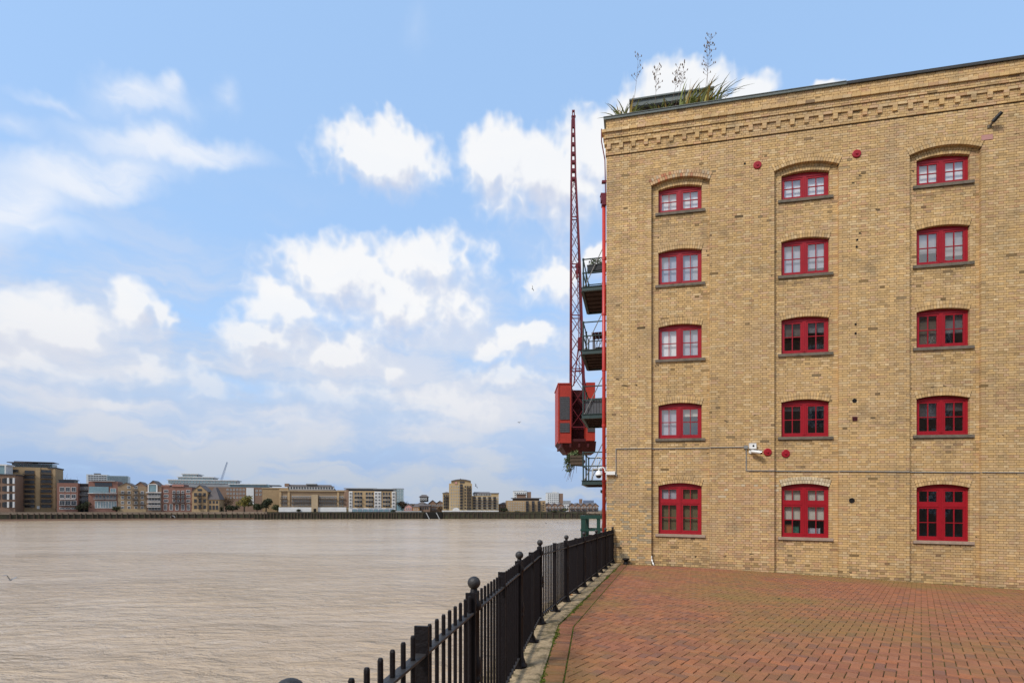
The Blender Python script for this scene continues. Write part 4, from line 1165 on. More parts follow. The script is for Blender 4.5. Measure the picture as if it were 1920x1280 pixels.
# ------------------------------------------------------------------ roof garden
pv = MB(); u0, u1, w0, w1 = .75, 3.55, -2.5, -6.0
pv.par(wp(u0, 14.70, w0), UU * (u1 - u0), NN * (w1 - w0), V(0, 0, .20)); pv.par(wp(u0 - .06, 14.90, w0 + .06), UU * (u1 - u0 + .12), NN * (w1 - w0 - .12), V(0, 0, .05))
pav = pv.build('roof_pavilion', 'slate', house, wp(u0, 12.2, w0))
mb = MB(); mb.par(wp(u0 + .15, 12.1, w0 - .35), UU * (u1 - u0 - .3), NN * (w1 - w0 + .5), V(0, 0, 2.3)); mb.build('pavilion_wall', 'f_grey', pav)
mb = MB(); mb.par(wp(u0 + .08, 14.40, w0 - .15), UU * (u1 - u0 - .16), NN * (w1 - w0 + .3), V(0, 0, .30)); mb.build('soffit', 'timber_dark', pav)
for i in range(4):
    mb = MB(); mb.par(wp(u0 + .25 + i * .62, 12.7, w0 - .30), UU * .54, NN * -.06, V(0, 0, 1.62)); mb.build('pane', 'blind_white', pav)
FLAX = [(.26, .26, .07), (.20, .23, .06), (.34, .30, .09), (.38, .26, .07), (.15, .17, .055), (.32, .34, .18)]
def flax(u, w, z, lab, n, lo, hi, seed, lean=0.0, tint=None):
    o = wp(u, z, w); r = empty('flax_plant', o, lab, 'plant', 'flax plants on the roof'); rr = random.Random(seed)
    for i in range(n):
        mb = MB(); az_ = rr.uniform(0, 2 * math.pi); L = rr.uniform(lo, hi); tilt = abs(rr.gauss(.15, .32)); bend = rr.uniform(.1, .9) * L
        d = V(math.cos(az_), math.sin(az_) * .6, 0); side = V(-d.y, d.x, 0).normalized(); wd = rr.uniform(.022, .042)
        b0 = o + d * rr.uniform(0, .16) + UU * rr.uniform(-.16, .16) * min(3.2, n / 30); pts = []
        for k in range(6):
            s = k / 5; p = b0 + V(0, 0, 1) * (L * s * math.cos(tilt) - bend * .42 * s ** 3) + d * (L * s * math.sin(tilt) + bend * .55 * s * s) + UU * (lean * L * s * s)
            ww = wd * (1 - s ** 2.2) + .002; pts.append((p - side * ww, p + side * ww))
        kx = rr.uniform(.8, 1.25); c = tuple(x * kx for x in rr.choice(tint or FLAX))
        for k in range(5): mb.poly([pts[k][0], pts[k][1], pts[k + 1][1], pts[k + 1][0]], 0, c)
        mb.build('leaf', 'leaf_flax', r)
    return r, o
def stalk(r, base, tip, seed, pods, branch=.22):
    rr = random.Random(seed); mb = MB(); pts = []
    for k in range(8):
        s = k / 7; p = base.lerp(tip, s) + V(.05 * math.sin(s * 3.1), 0, 0); pts.append(p)
    for k in range(7): mb.tube(pts[k], pts[k + 1], .008 * (1 - k / 9), .008 * (1 - (k + 1) / 9), 5)
    for i in range(pods):
        s = 1 - .45 * rr.random() ** 1.1; k = min(6, int(s * 7)); p = pts[k].lerp(pts[k + 1], s * 7 - k)
        d = V(rr.uniform(-1, 1), rr.uniform(-.5, .5), rr.uniform(.2, 1)).normalized() * branch * rr.uniform(.35, 1)
        mb.tube(p, p + d, .004, .003, 4); e = p + d
        mb.tube(e, e + V(rr.uniform(-.02, .02), 0, .05), .016, .010, 6)
    mb.build('flower_stalk', 'stalk', r)
r, o = flax(.62, -.28, 12.58, 'smaller flax clump with brown edged leaves behind the corner of the parapet', 44, .5, .9, 31, .10)
stalk(r, o + UU * .12, wp(1.0, 14.75, -.3), 1, 12)
r, o = flax(2.85, -.30, 12.58, 'large spiky flax clump leaning right over the parapet', 110, .55, 1.15, 32, .36)
stalk(r, o + UU * .1, wp(3.20, 15.0, -.3), 2, 26, .25); stalk(r, o + UU * .2, wp(3.10, 14.6, -.3), 4, 14, .2)
r, o = flax(1.75, -.28, 12.56, 'low yellow flax clump between the two larger clumps on the roof', 30, .35, .7, 33, .0)
stalk(r, o - UU * .3, wp(1.55, 14.15, -.3), 5, 24, .2); stalk(r, o + UU * .15, wp(2.25, 14.1, -.3), 6, 24, .2); stalk(r, o + UU * .3, wp(2.42, 14.15, -.3), 7, 18, .2)
r = empty('parapet_pot', wp(3.45, 12.62, -.3), 'dark green glazed pot standing on the parapet coping beside the flax', 'pot')
mb = MB(); mb.lathe(wp(3.45, 12.62, -.3), [(.09, 0), (.14, .08), (.15, .16), (.12, .2), (.125, .22), (.10, .22)], 14); mb.build('pot_body', 'green_steel', r, smooth=True)

# ------------------------------------------------------------------ birds
def bird(p, span, roll, yaw, m, lab, flap=.25):
    p = Vector(p); r = empty('gull', p, lab, 'bird', 'birds over the river'); rot = Matrix.Rotation(yaw, 3, 'Z') @ Matrix.Rotation(roll, 3, 'Y')
    mb = MB(); L = span * .42
    prof = [(-.5, .01), (-.35, .05), (0, .09), (.25, .075), (.4, .05), (.5, .012)]; n = 8; rings = []
    for y, rr in prof: rings.append([p + rot @ V(rr * L * math.cos(2 * math.pi * k / n), y * L, rr * L * .9 * math.sin(2 * math.pi * k / n)) for k in range(n)])
    for a, b in zip(rings[:-1], rings[1:]):
        for k in range(n): mb.poly([a[k], a[(k + 1) % n], b[(k + 1) % n], b[k]])
    mb.build('body', m, r)
    for s in (-1, 1):
        mb = MB(); h = span / 2
        pts = [(0, .10, 0), (0, -.10, 0), (.45, -.08, flap * .9), (.45, .14, flap), (1, -.10, flap * .55)]
        q = [p + rot @ V(s * a * h, b * h * 1.6, c * h) for a, b, c in pts]; up = rot @ V(0, 0, .02 * h)
        mb.poly([q[0], q[1], q[2], q[3]]); mb.poly([q[3], q[2], q[4]]); mb.poly([q[0] + up, q[3] + up, q[2] + up, q[1] + up]); mb.poly([q[3] + up, q[4] + up, q[2] + up])
        mb.build('wing', m, r)
def at(x, y, d): return V((x - 960) / 1000 * d, d, EYE + (955 - y) / 1000 * d)
bird(at(998, 541, 60), .75, R(72), R(20), 'bird_dark', 'dark bird banking in the sky left of the crane', .3)
bird(at(974, 792, 85), 1.15, R(-14), R(40), 'bird_grey', 'grey gull gliding low in the sky above the far towers', .25)
bird(at(892, 911, 90), 1.1, R(60), R(-30), 'bird_dark', 'dark bird flying beside the tall yellow tower', .3)
bird(at(19, 1087, 36), 1.25, R(20), R(65), 'bird_grey', 'pale gull skimming the water at the left edge', .45)
for x, y, lab in ((1024, 981, 'small dark waterbird on the river left of the loading frame'), (1046, 980, 'pale waterbird on the river nearest the loading frame')):
    d = 5.1 / (y - 955) * 1000; c = at(x, y, d); r = empty('waterbird', c, lab, 'bird', 'birds afloat on the river'); mb = MB()
    mb.lathe(c, [(.12, -.05), (.22, .05), (.2, .16), (.06, .24)], 8); mb.build('body', 'bird_dark' if x < 1030 else 'bird_grey', r, smooth=True)
    mb = MB(); mb.tube(c + V(-.15, 0, .1), c + V(-.22, 0, .5), .07, .05, 8); mb.tube(c + V(-.22, 0, .5), c + V(-.42, 0, .47), .06, .015, 6); mb.build('neck', 'bird_dark' if x < 1030 else 'bird_grey', r, smooth=True)

# ------------------------------------------------------------------ far bank
BZ = .25
TB = [(-900, 195), (-600, 205), (0, 243), (300, 268), (700, 291), (900, 297), (1100, 301), (1700, 312)]
def bankd(x):
    for (a, da), (b, db) in zip(TB[:-1], TB[1:]):
        if a <= x <= b: return da + (db - da) * (x - a) / (b - a)
    return 300
LINE = [((x - 960) / 1000 * bankd(x), bankd(x)) for x in (-900, -600, -300, 0, 150, 300, 500, 700, 900, 1100, 1400, 1700)]
def bank_turn(x):
    """how far the bank is turned from facing due south at x"""
    pa, pb = [((q - 960) / 1000 * bankd(q), bankd(q)) for q in (x - 60, x + 60)]
    return math.atan2(pb[1] - pa[1], pb[0] - pa[0])
mb = MB()
far = LINE
for (xa, ya), (xb, yb) in zip(far[:-1], far[1:]): mb.poly([(xa, ya + .3, BZ), (xb, yb + .3, BZ), (xb * 5, yb * 5, BZ), (xa * 5, ya * 5, BZ)])
tag(mb.build('far_bank', 'far_ground'), kind='structure')
wl_ = empty('river_wall', (-150, 282, WATER_Z), 'long dark weed stained river wall along the far bank', 'wall')
for (xa, ya), (xb, yb) in zip(far[:-1], far[1:]):
    mb = MB(); mb.hexa([(xa, ya, WATER_Z - 2), (xb, yb, WATER_Z - 2), (xb, yb + 1.2, WATER_Z - 2), (xa, ya + 1.2, WATER_Z - 2), (xa, ya + .25, BZ - .9), (xb, yb + .25, BZ - .9), (xb, yb + 1.2, BZ - .9), (xa, ya + 1.2, BZ - .9)])
    mb.build('wall_face', 'river_wall_mat', wl_)
    mb = MB(); mb.hexa([(xa, ya + .1, BZ - .9), (xb, yb + .1, BZ - .9), (xb, yb + 1.1, BZ - .9), (xa, ya + 1.1, BZ - .9), (xa, ya + .15, BZ + .25), (xb, yb + .15, BZ + .25), (xb, yb + 1.1, BZ + .25), (xa, ya + 1.1, BZ + .25)])
    mb.build('wall_coping', 'river_coping' if xb < -120 or xa > 40 else 'river_wall_mat', wl_)
pile = MB(); pile.box(-.15, .15, -.3, .05, WATER_Z - 1, BZ - .3); PILE = pile.mesh('fender_pile', 'timber_dark')
rnd = random.Random(77)
x = 20.0
while x < 1120:
    d = bankd(x); step = 6 if 470 < x < 790 else (8 if 850 < x < 960 else 11)
    inst('fender_pile', PILE, wl_, V((x - 960) / 1000 * d, d - .05, 0)); x += step * rnd.uniform(.8, 1.2)
# steps and culvert mouth
def at2(x, d, z): return V((x - 960) / 1000 * d, d, z)
c = at2(324, bankd(324), WATER_Z + .9); mb = MB(); n = 12
o = [c + V(1.35 * math.cos(math.pi * i / n), -.15, 1.35 * math.sin(math.pi * i / n)) for i in range(n + 1)]; i_ = [c + V(.95 * math.cos(math.pi * i / n), -.15, .95 * math.sin(math.pi * i / n)) for i in range(n + 1)]
for k in range(n): mb.poly([o[k], o[k + 1], i_[k + 1], i_[k]], 0)
mb.poly([p + V(0, .05, 0) for p in i_], 1); mb.build('culvert_mouth', ['f_grey', 'dark_hole'], wl_)
# foreshore of mud at the left
mb = MB(); d0 = bankd(0)
pts = [((x - 960) / 1000 * bankd(x), bankd(x)) for x in (-300, 0, 150, 330, 480)]; wd = [8, 9, 6, 4, 0]
for (a, b), (wa, wb) in zip(zip(pts[:-1], pts[1:]), zip(wd[:-1], wd[1:])):
    mb.poly([(a[0], a[1] - wa, WATER_Z + .02), (b[0], b[1] - wb, WATER_Z + .02), (b[0], b[1] + .2, WATER_Z + .75), (a[0], a[1] + .2, WATER_Z + .75)])
tag(mb.build('foreshore', 'foreshore'), kind='structure')

WINC = {}
def win_mesh(w, h, frame, pane, name='window'):
    k = (round(w, 2), round(h, 2), frame, pane)
    if k not in WINC:
        mb = MB(); t = min(.16, w * .16)
        mb.box(-w / 2, w / 2, -.05, .1, 0, h, 1)
        for (a, b, c_, d_) in ((-w / 2 - t * .4, -w / 2 + t * .6, 0, h), (w / 2 - t * .6, w / 2 + t * .4, 0, h), (-w / 2 + t * .6, w / 2 - t * .6, 0, t), (-w / 2 + t * .6, w / 2 - t * .6, h - t, h), (-t * .25, t * .25, t, h - t)): mb.box(a, b, -.14, .0, c_, d_, 0)
        WINC[k] = mb.mesh(name, [frame, pane])
    return WINC[k]
BALC = {}
def balc_mesh(w, m='f_dark'):
    k = (round(w, 1), m)
    if k not in BALC:
        mb = MB(); mb.box(-w / 2, w / 2, -1.3, 0, -.12, .08, 0); mb.box(-w / 2, w / 2, -1.3, -1.24, .9, 1.0, 0)
        n = max(4, int(w / .35))
        for i in range(n + 1): xx = -w / 2 + w * i / n; mb.box(xx - .04, xx + .04, -1.29, -1.25, .08, .9, 0)
        BALC[k] = mb.mesh('balcony', m)
    return BALC[k]
class Far:
    """one building across the river, front towards the water"""
    def __init__(s, name, lab, x0, x1, yt, wall, d=None, back=3, depth=9, yb=None, cat='building', group='buildings on the far bank'):
        xm = (x0 + x1) / 2; s.d = (bankd(xm) if d is None else d) + back; s.k = s.d / 1000
        s.X0, s.X1 = (x0 - 960) * s.k, (x1 - 960) * s.k; s.z0 = BZ if yb is None else EYE + (955 - yb) * s.k; s.z1 = EYE + (955 - yt) * s.k; s.dep = depth
        s.r = empty(name, V((s.X0 + s.X1) / 2, s.d, s.z0), lab, cat, group)
        th = bank_turn(xm) if d is None else bank_turn(xm) * 1.15           # the front follows the bank
        s.r.rotation_euler = (0, 0, th); s.r.scale = (1 / (math.cos(th) + (960 - xm) / 1000 * math.sin(th)), 1, 1)
        mb = MB(); mb.box(s.X0, s.X1, s.d, s.d + depth, s.z0 - .5, s.z1); s.wall = mb.build('wall', wall, s.r)
    def X(s, x): return (x - 960) * s.k
    def Z(s, y): return EYE + (955 - y) * s.k
    def part(s, name, m, x0, x1, y0, y1, f=0.0, b=.5):
        """a block of the front, f metres proud, b metres deep behind"""
        mb = MB(); mb.box(s.X(x0), s.X(x1), s.d - f, s.d + b, s.Z(max(y0, y1)), s.Z(min(y0, y1))); return mb.build(name, m, s.r)
    def windows(s, x0, x1, n, y0, y1, rows, wf=.5, hf=.62, frame='f_white', pane='far_glass', skip=()):
        """n columns by rows of windows between pixel-measured edges"""
        cw, rh = (x1 - x0) / n, (y1 - y0) / rows
        me = win_mesh(cw * wf * s.k, rh * hf * s.k, frame, pane)
        for j in range(rows):
            for i in range(n):
                if (i, j) in skip: continue
                inst('window', me, s.r, V(s.X(x0 + cw * (i + .5)), s.d, s.Z(y0 + rh * (j + .5 + hf / 2))))
    def balconies(s, x0, x1, n, ys, m='f_dark', wf=.9):
        cw = (x1 - x0) / n; me = balc_mesh(cw * wf * s.k, m)
        for y in ys:
            for i in range(n): inst('balcony', me, s.r, V(s.X(x0 + cw * (i + .5)), s.d, s.Z(y)))
    def gable(s, x0, x1, y0, ytop, m, roof='f_slate', dep=None):
        dep = dep or s.dep; a, b, t = s.X(x0), s.X(x1), s.Z(ytop); z = s.Z(y0); xm = (a + b) / 2; y = s.d
        mb = MB(); mb.faces([(a, y, z), (b, y, z), (xm, y, t), (a, y + dep, z), (b, y + dep, z), (xm, y + dep, t)], [(0, 1, 2), (3, 5, 4), (0, 2, 5, 3), (1, 4, 5, 2), (0, 3, 4, 1)]); mb.build('gable_wall', m, s.r)
        mb = MB(); e = .35
        for (p, q) in ((a, -1), (b, 1)):
            mb.par((p + q * e, y - .25, z - .3), (xm - p - q * e, 0, t + .15 - z + .3), (0, dep + .4, 0), (0, 0, .22))
        return mb.build('roof', roof, s.r)
    def flat(s, m='f_dark', over=.3, h=.5):
        mb = MB(); mb.box(s.X0 - over, s.X1 + over, s.d - over, s.d + s.dep + over, s.z1, s.z1 + h); return mb.build('roof', m, s.r)
    def hip(s, m, ytop, inset=4.0, y0=None):
        z = s.z1 if y0 is None else s.Z(y0); t = s.Z(ytop); a, b, y, e = s.X0 - .4, s.X1 + .4, s.d - .4, s.d + s.dep + .4
        mb = MB(); p = [(a, y, z), (b, y, z), (b, e, z), (a, e, z)]; q = [(a + inset, y + inset, t), (b - inset, y + inset, t), (b - inset, e - inset, t), (a + inset, e - inset, t)]
        mb.hexa(p + q); return mb.build('roof', m, s.r)
# from the left
b = Far('apartment_block', 'brown block with white balcony panels at the left edge of the far bank', -40, 29, 890, 'f_brown', back=2)
b.windows(-36, 12, 5, 893, 953, 4, .55, .6, 'f_dark'); b.windows(5, 28, 2, 893, 953, 4, .5, .7, 'f_dark')
for y in (895, 910, 925, 940):
    for x in (14.5, 25): b.part('balcony_screen', 'f_white', x, x + 3.4, y, y + 11, .6, 0)
b.flat('f_dark'); b.part('glazed_gable', 'far_glass_blue', -12, 8, 872, 889, -.5, 8); b.part('gable_frame', 'f_white', -12, 13, 869.5, 872, -.2, 8); b.part('gable_frame', 'f_white', 8.2, 10.5, 872, 889, -.2, 7)
b = Far('apartment_block', 'tallest tan brick block at the far left with a dark flat rooftop storey', 12, 105.5, 875.5, 'f_tan', back=9, depth=11)
b.windows(45, 66, 1, 880, 953, 8, .85, .6, 'f_dark'); b.windows(76, 98, 1, 878, 953, 8, .85, .6, 'f_dark'); b.windows(22, 36, 1, 879, 887, 1, .75, .6, 'f_dark')
b.balconies(44, 67, 1, [889, 897, 906, 914, 922, 931, 939, 947]); b.balconies(75.5, 100, 1, [888, 896, 904.5, 913, 922, 931, 939, 947])
b.part('penthouse', 'far_glass_blue', 20, 96, 868.0, 875.4, -2, 9); b.windows(22, 94, 9, 868, 875, 1, .7, .8, 'f_dark'); b.part('roof', 'f_slate', 12, 60, 866.4, 867.6, -.6, 9); b.part('roof', 'f_slate', 45, 100, 864.8, 866.0, -.3, 9); b.part('plant_room', 'f_slate', 20, 38, 863.8, 866, -4, 8); b.part('parapet', 'f_dark', 90, 106, 874.6, 877, .3, 12)
b.part('brick_pier', 'f_tan2', 67, 76, 876, 954, .3, 0); b.part('brick_pier', 'f_tan2', 100, 105, 878, 954, .3, 0); b.part('door', 'f_white', 70, 75, 948, 953.5, .5, 0)
b = Far('apartment_block', 'low red brown block with white windows right of the tan tower', 107, 146, 905, 'f_red', back=3)
b.windows(111, 144, 3, 911, 923, 1, .75, .75); b.windows(111, 144, 3, 924, 936, 1, .75, .65); b.windows(111, 144, 3, 937, 948, 1, .85, .85); b.windows(111, 144, 3, 949, 956, 1, .85, .5)
b.part('attic_glazing', 'far_glass', 108, 137, 899.5, 905, -1.5, 7); b.part('roof', 'f_dark', 107, 139, 898.3, 899.5, -.8, 8); b.part('balcony_slab', 'f_white', 113, 142, 935, 936, .9, 0); b.balconies(110, 146, 1, [947.5])
b = Far('stair_tower', 'dark glazed stair tower between the two brick blocks on the left', 147, 167, 908, 'f_dark', back=6)
b.windows(148, 166, 3, 911, 945, 4, .8, .7, 'f_grey'); b.balconies(147, 167, 1, [918, 928, 938], 'f_grey'); b.flat('f_dark')
b = Far('apartment_block', 'modern red brick block with pale glass balconies left of the gabled warehouses', 166, 221, 902, 'f_red', back=3)
b.part('glass_storey', 'far_glass_blue', 167, 204, 912, 924, .3, 0); b.part('glass_storey', 'far_glass', 178, 210, 904.5, 911, .2, 0); b.part('roof', 'f_grey', 172, 216, 900.4, 902.2, .6, 12)
b.windows(206, 219, 1, 914, 924, 1, .8, .8, 'f_white', 'far_glass_blue'); b.windows(178, 219, 6, 926, 936, 1, .7, .7, 'f_grey'); b.windows(178, 219, 8, 938, 953, 1, .85, .9, 'f_white', 'far_glass_blue')
b.balconies(176, 220, 2, [936, 925], 'f_grey'); b.part('balcony_slab', 'f_white', 166, 220, 924, 925, 1, 0)
b = Far('office_block', 'white modern block behind the left warehouses', 162, 201, 889, 'f_white', d=395, back=0, cat='building'); b.windows(165, 200, 7, 890, 901, 3, .75, .55, 'f_grey'); b.part('roof', 'f_dark', 174, 186, 886.5, 889, -3, 6)
b = Far('office_block', 'pale blue green glass block behind the left warehouses', 201, 240, 892.5, 'far_glass_blue', d=400, back=0); b.windows(202, 240, 9, 893, 905, 3, .85, .8, 'f_grey', 'far_glass_blue'); b.part('roof', 'f_grey', 205, 238, 891.5, 892.5, -1, 8)
b = Far('gabled_warehouse', 'tan brick gabled warehouse with arched windows on the far bank', 221, 275, 911, 'f_olive', back=2.5)
b.gable(223, 251, 911, 905.5, 'f_olive'); b.gable(251, 275, 911, 903.5, 'f_brown')
b.windows(224, 248, 2, 918, 956, 4, .42, .6); b.windows(249, 273, 2, 918, 956, 4, .42, .6); b.windows(238, 245, 1, 909, 917, 1, .8, .7); b.windows(251, 258, 1, 909, 917, 1, .8, .7)
b.balconies(222, 246, 1, [926]); b.balconies(249, 260, 1, [919.5, 928, 937, 946]); b.balconies(262, 274, 1, [928, 946]); b.part('plinth', 'f_tan2', 221, 275, 953.5, 960, .4, 0)
b = Far('gabled_warehouse', 'red brick warehouse with a big arched glass gable', 275, 303, 911, 'f_brown', back=2)
b.gable(275, 299, 911, 901.5, 'f_brown'); b.part('arched_glazing', 'far_glass_blue', 279, 294, 909, 921, .2, 0); b.part('glazing_frame', 'f_white', 277.5, 279.5, 908, 922, .4, 0); b.part('glazing_frame', 'f_white', 293.5, 295.5, 908, 922, .4, 0); b.part('glazing_frame', 'f_white', 279.5, 293.5, 907, 908.4, .4, 0)
b.windows(278, 302, 4, 923, 957, 4, .85, .75, 'f_grey'); b.balconies(276, 303, 1, [932, 941.5, 950], 'f_white'); b.part('parapet', 'f_white', 275, 303, 922.3, 923.6, 1.1, 0)
b = Far('brick_warehouse', 'red brick warehouse with white arched windows and dark centre balconies', 303, 360, 913, 'f_red', back=2.5)
b.windows(305, 318, 1, 916, 943, 3, .6, .6); b.windows(347, 359, 1, 916, 943, 3, .6, .6); b.windows(305, 359, 5, 943.5, 957, 1, .5, .85); b.windows(322, 347, 3, 918, 942, 3, .55, .7, 'f_white')
b.balconies(322, 348, 1, [925.5, 934, 943]); b.part('pediment', 'f_red', 323, 345, 907.5, 913, .2, 8); b.part('cornice', 'f_pink', 323, 345, 909.5, 911, .5, 0); b.part('pediment', 'f_red', 303, 318, 909, 913, .2, 8); b.part('roof_light', 'f_white', 306, 316, 906.5, 909, -3, 6); b.part('cornice', 'f_brown', 303, 360, 943, 944, .3, 0); b.flat('f_slate', .1, .3)
b = Far('terraced_apartments', 'long stepped white and glass apartment building behind the red warehouses', 314, 448, 908, 'f_grey', d=372, back=0, depth=18)
for (xa, xb, y, xs) in ((314, 446, 900.5, 0), (332, 402, 895, 0), (340, 372, 889.5, 0)):
    b.part('glazed_storey', 'far_glass', xa + 2, xb - 2, y, y + 6, -1, 12); b.part('roof_slab', 'f_white', xa, xb, y - 1.6, y, .3, 14)
    b.windows(xa + 2, xb - 2, int((xb - xa) / 6), y, y + 6, 1, .8, .8, 'f_white', 'far_glass_blue')
b.part('plant_room', 'f_red', 346, 361, 887.8, 889, -3, 5); b.windows(400, 446, 9, 911, 930, 2, .4, .5)
b = Far('terraced_apartments', 'lower brick and glass terrace behind the autumn trees', 390, 527, 913, 'f_brown', d=352, back=0, depth=18)
b.part('glazed_storey', 'far_glass_blue', 430, 505, 908, 913, -.8, 12); b.part('roof_slab', 'f_white', 428, 500, 906.5, 908, .2, 14); b.part('roof_slab', 'f_dark', 470, 524, 908, 909.5, -2, 12); b.windows(424, 460, 6, 914, 936, 3, .45, .5); b.part('white_bay', 'f_white', 462, 476, 914, 945, .4, 0); b.windows(462, 476, 2, 914, 944, 3, .6, .6, 'f_white', 'far_glass_blue'); b.windows(478, 492, 2, 916, 930, 2, .45, .5)
b = Far('gabled_house', 'narrow tan gabled warehouse with stacked balconies in the middle', 360, 389, 921, 'f_tan', back=1.5)
b.gable(360, 389, 921, 909.5, 'f_tan'); b.windows(362, 388, 3, 921, 956, 3, .5, .55, 'f_dark'); b.windows(369, 380, 1, 915, 921, 1, .7, .7, 'f_dark'); b.balconies(366, 384, 1, [928]); b.balconies(371, 379, 1, [934, 940, 946, 952]); b.part('plinth', 'f_tan2', 360, 389, 954, 962, .4, 0)
b = Far('low_house', 'low tan brick building with arched openings beside the gabled house', 389, 411, 936, 'f_tan', back=2)
b.windows(391, 410, 3, 938, 944, 1, .5, .8, 'f_dark'); b.windows(391, 410, 3, 946, 956, 1, .6, .8, 'f_dark'); b.hip('f_slate', 913, 3)
b = Far('mansion_block', 'plain tan flank block left of the long mansard building', 492, 526, 915.5, 'f_tan', back=14, depth=10); b.part('parapet', 'f_stone', 491, 527, 914, 915.6, .3, 10)
b = Far('mansion_block', 'long tan building with dormer roof and white podium on the far bank', 524.5, 650.5, 920, 'f_olive', back=4, depth=11)
b.part('podium', 'f_white', 524.5, 650.5, 950.5, 959, 1.5, 0)
for (xa, xb, n) in ((527, 539, 3), (547, 584, 9), (598, 632, 8), (636, 649, 3)):
    b.windows(xa, xb, n, 928, 949, 3, .55, .6, 'f_white'); b.balconies(xa, xb, 1, [935.5, 943.5], 'f_dark', 1.0); b.part('cornice', 'f_tan2', xa, xb, 934.6, 935.6, .9, 0)
b.part('portal', 'f_stone', 585, 597, 927, 959, 2.2, 0); b.windows(588, 595, 1, 930, 948, 2, .7, .6, 'f_dark'); b.part('doorway', 'dark_hole', 589, 594, 953, 959, 2.3, 0)
for x in (524.5, 540, 632.5, 646): b.part('pilaster', 'f_tan2', x, x + 4, 920, 950, .5, 0)
b.part('cornice', 'f_stone', 524.5, 650.5, 919, 920.6, .8, 12); b.part('end_pavilion', 'f_tan', 524.5, 541, 914.5, 919, 0, 12); b.part('end_pavilion', 'f_tan', 632, 650.5, 918, 921, 0, 12)
mb = MB(); a_, c_ = b.X(536), b.X(628); z0, z1 = b.Z(919), b.Z(907.5); mb.hexa([(a_, b.d, z0), (c_, b.d, z0), (c_, b.d + 14, z0), (a_, b.d + 14, z0), (a_ + 1, b.d + 5, z1), (c_ - 3, b.d + 5, z1), (c_ - 3, b.d + 10, z1), (a_ + 1, b.d + 10, z1)]); b.roof = mb.build('roof', 'f_slate', b.r)
dmm = MB(); dmm.box(-.8, .8, -.9, 2.2, 0, 1.5, 0); dmm.box(-.5, .5, -.96, -.9, .2, 1.3, 1); dmm.box(-1, 1, -1.1, 2.2, 1.5, 1.75, 2); DORM = dmm.mesh('dormer', ['f_white', 'far_glass', 'f_slate'])
for i in range(17): inst('dormer', DORM, b.r, V(b.X(541 + i * 5.1), b.d + 1.6, b.Z(917)))
b.part('plant_room', 'f_grey', 572, 592, 905.8, 908, -6, 3); b.part('roof_ridge', 'f_brown', 532, 540, 906, 912, -3, 5)
b = Far('apartment_block', 'tan apartment block with white framed glass corner bays on the far bank', 646, 742, 920, 'f_tan2', back=3, depth=11)
b.part('roof_storey', 'far_glass', 649, 738, 916, 920, -1.5, 10); b.part('roof', 'f_grey', 645, 706, 914.6, 916.2, .5, 14); b.part('roof', 'f_grey', 700, 742, 915.4, 916.8, .8, 14); b.part('flank', 'f_brown', 646, 654, 918, 950, .2, 0)
for (xa, xb, n) in ((654.5, 661, 1), (702, 715, 2), (735, 742, 1)):
    b.part('white_frame', 'f_white', xa, xb, 921, 952, .35, 0); b.windows(xa + .3, xb - .3, n, 922, 952, 5, .7, .72, 'f_white'); 
for w_ in [o_ for o_ in b.r.children if o_.name.startswith('window')]: w_.location.y -= .4
for (xa, xb) in ((664, 680), (685, 701), (717, 733)):
    b.windows(xa, xb, 3, 921.5, 951, 4, .6, .6, 'f_dark', 'far_glass'); b.balconies(xa + 2, xb - 2, 1, [930, 938, 946], 'f_grey', .95)
b.part('ground_floor', 'f_white', 654, 742, 952, 961, .3, 0); b.windows(660, 740, 8, 953, 961, 1, .8, .8, 'f_blue', 'far_glass_blue')
for w_ in [o_ for o_ in b.r.children if o_.name.startswith('window')][-8:]: w_.location.y -= .4
b = Far('glass_tower', 'pale glass tower end behind the white framed block', 736, 756, 916, 'far_glass_blue', d=395, back=0); b.windows(737, 756, 4, 916, 940, 5, .85, .7, 'f_white', 'far_glass_blue'); b.flat('f_grey', .1, .4)
# low buildings by the lock entrance
b = Far('dock_office', 'octagonal roofed dock office with a lantern turret', 776, 806, 948, 'f_brown', back=10, depth=10)
b.windows(778, 804, 6, 948.5, 956, 1, .6, .6, 'f_dark'); b.hip('f_slate', 939, 5); b.part('turret', 'f_dark', 786, 802, 931, 940, -5, 8); b.windows(787, 801, 3, 932, 938, 1, .7, .7, 'f_white')
mb = MB(); cx, zc, zt_ = b.X(794), b.Z(931), b.Z(926.5); q = b.X(804) - cx
mb.hexa([(cx - q, b.d + 3, zc), (cx + q, b.d + 3, zc), (cx + q, b.d + 3 + 2 * q, zc), (cx - q, b.d + 3 + 2 * q, zc), (cx - .4 * q, b.d + 3 + .6 * q, zt_), (cx + .4 * q, b.d + 3 + .6 * q, zt_), (cx + .4 * q, b.d + 3 + 1.4 * q, zt_), (cx - .4 * q, b.d + 3 + 1.4 * q, zt_)]); mb.build('turret_roof', 'f_slate', b.r)
b = Far('cottage', 'small pink cottage on the lock side', 759, 773, 949.5, 'f_pink', back=5, depth=9); b.gable(759, 773, 949.5, 945.5, 'f_pink'); b.windows(760, 772, 3, 950, 957, 1, .45, .6)
b = Far('cottage', 'small orange rendered cottage on the lock side', 774, 786, 950, 'f_orange', back=4, depth=8); b.hip('f_slate', 946.5, 2); b.windows(775, 785, 3, 951, 957, 1, .45, .6, 'f_white')
b = Far('low_terrace', 'low white terrace wall in front of the lock cottages', 742, 790, 957.5, 'f_white', back=1, depth=3, cat='wall'); b.flat('f_grey', .1, .1)
b = Far('terrace_houses', 'row of small brown houses left of the tall yellow tower', 804, 832, 943, 'f_brown', back=22, depth=10); b.gable(804, 818, 943, 938, 'f_brown'); b.gable(818, 832, 943, 939, 'f_brown'); b.windows(805, 831, 6, 944, 957, 2, .5, .6)
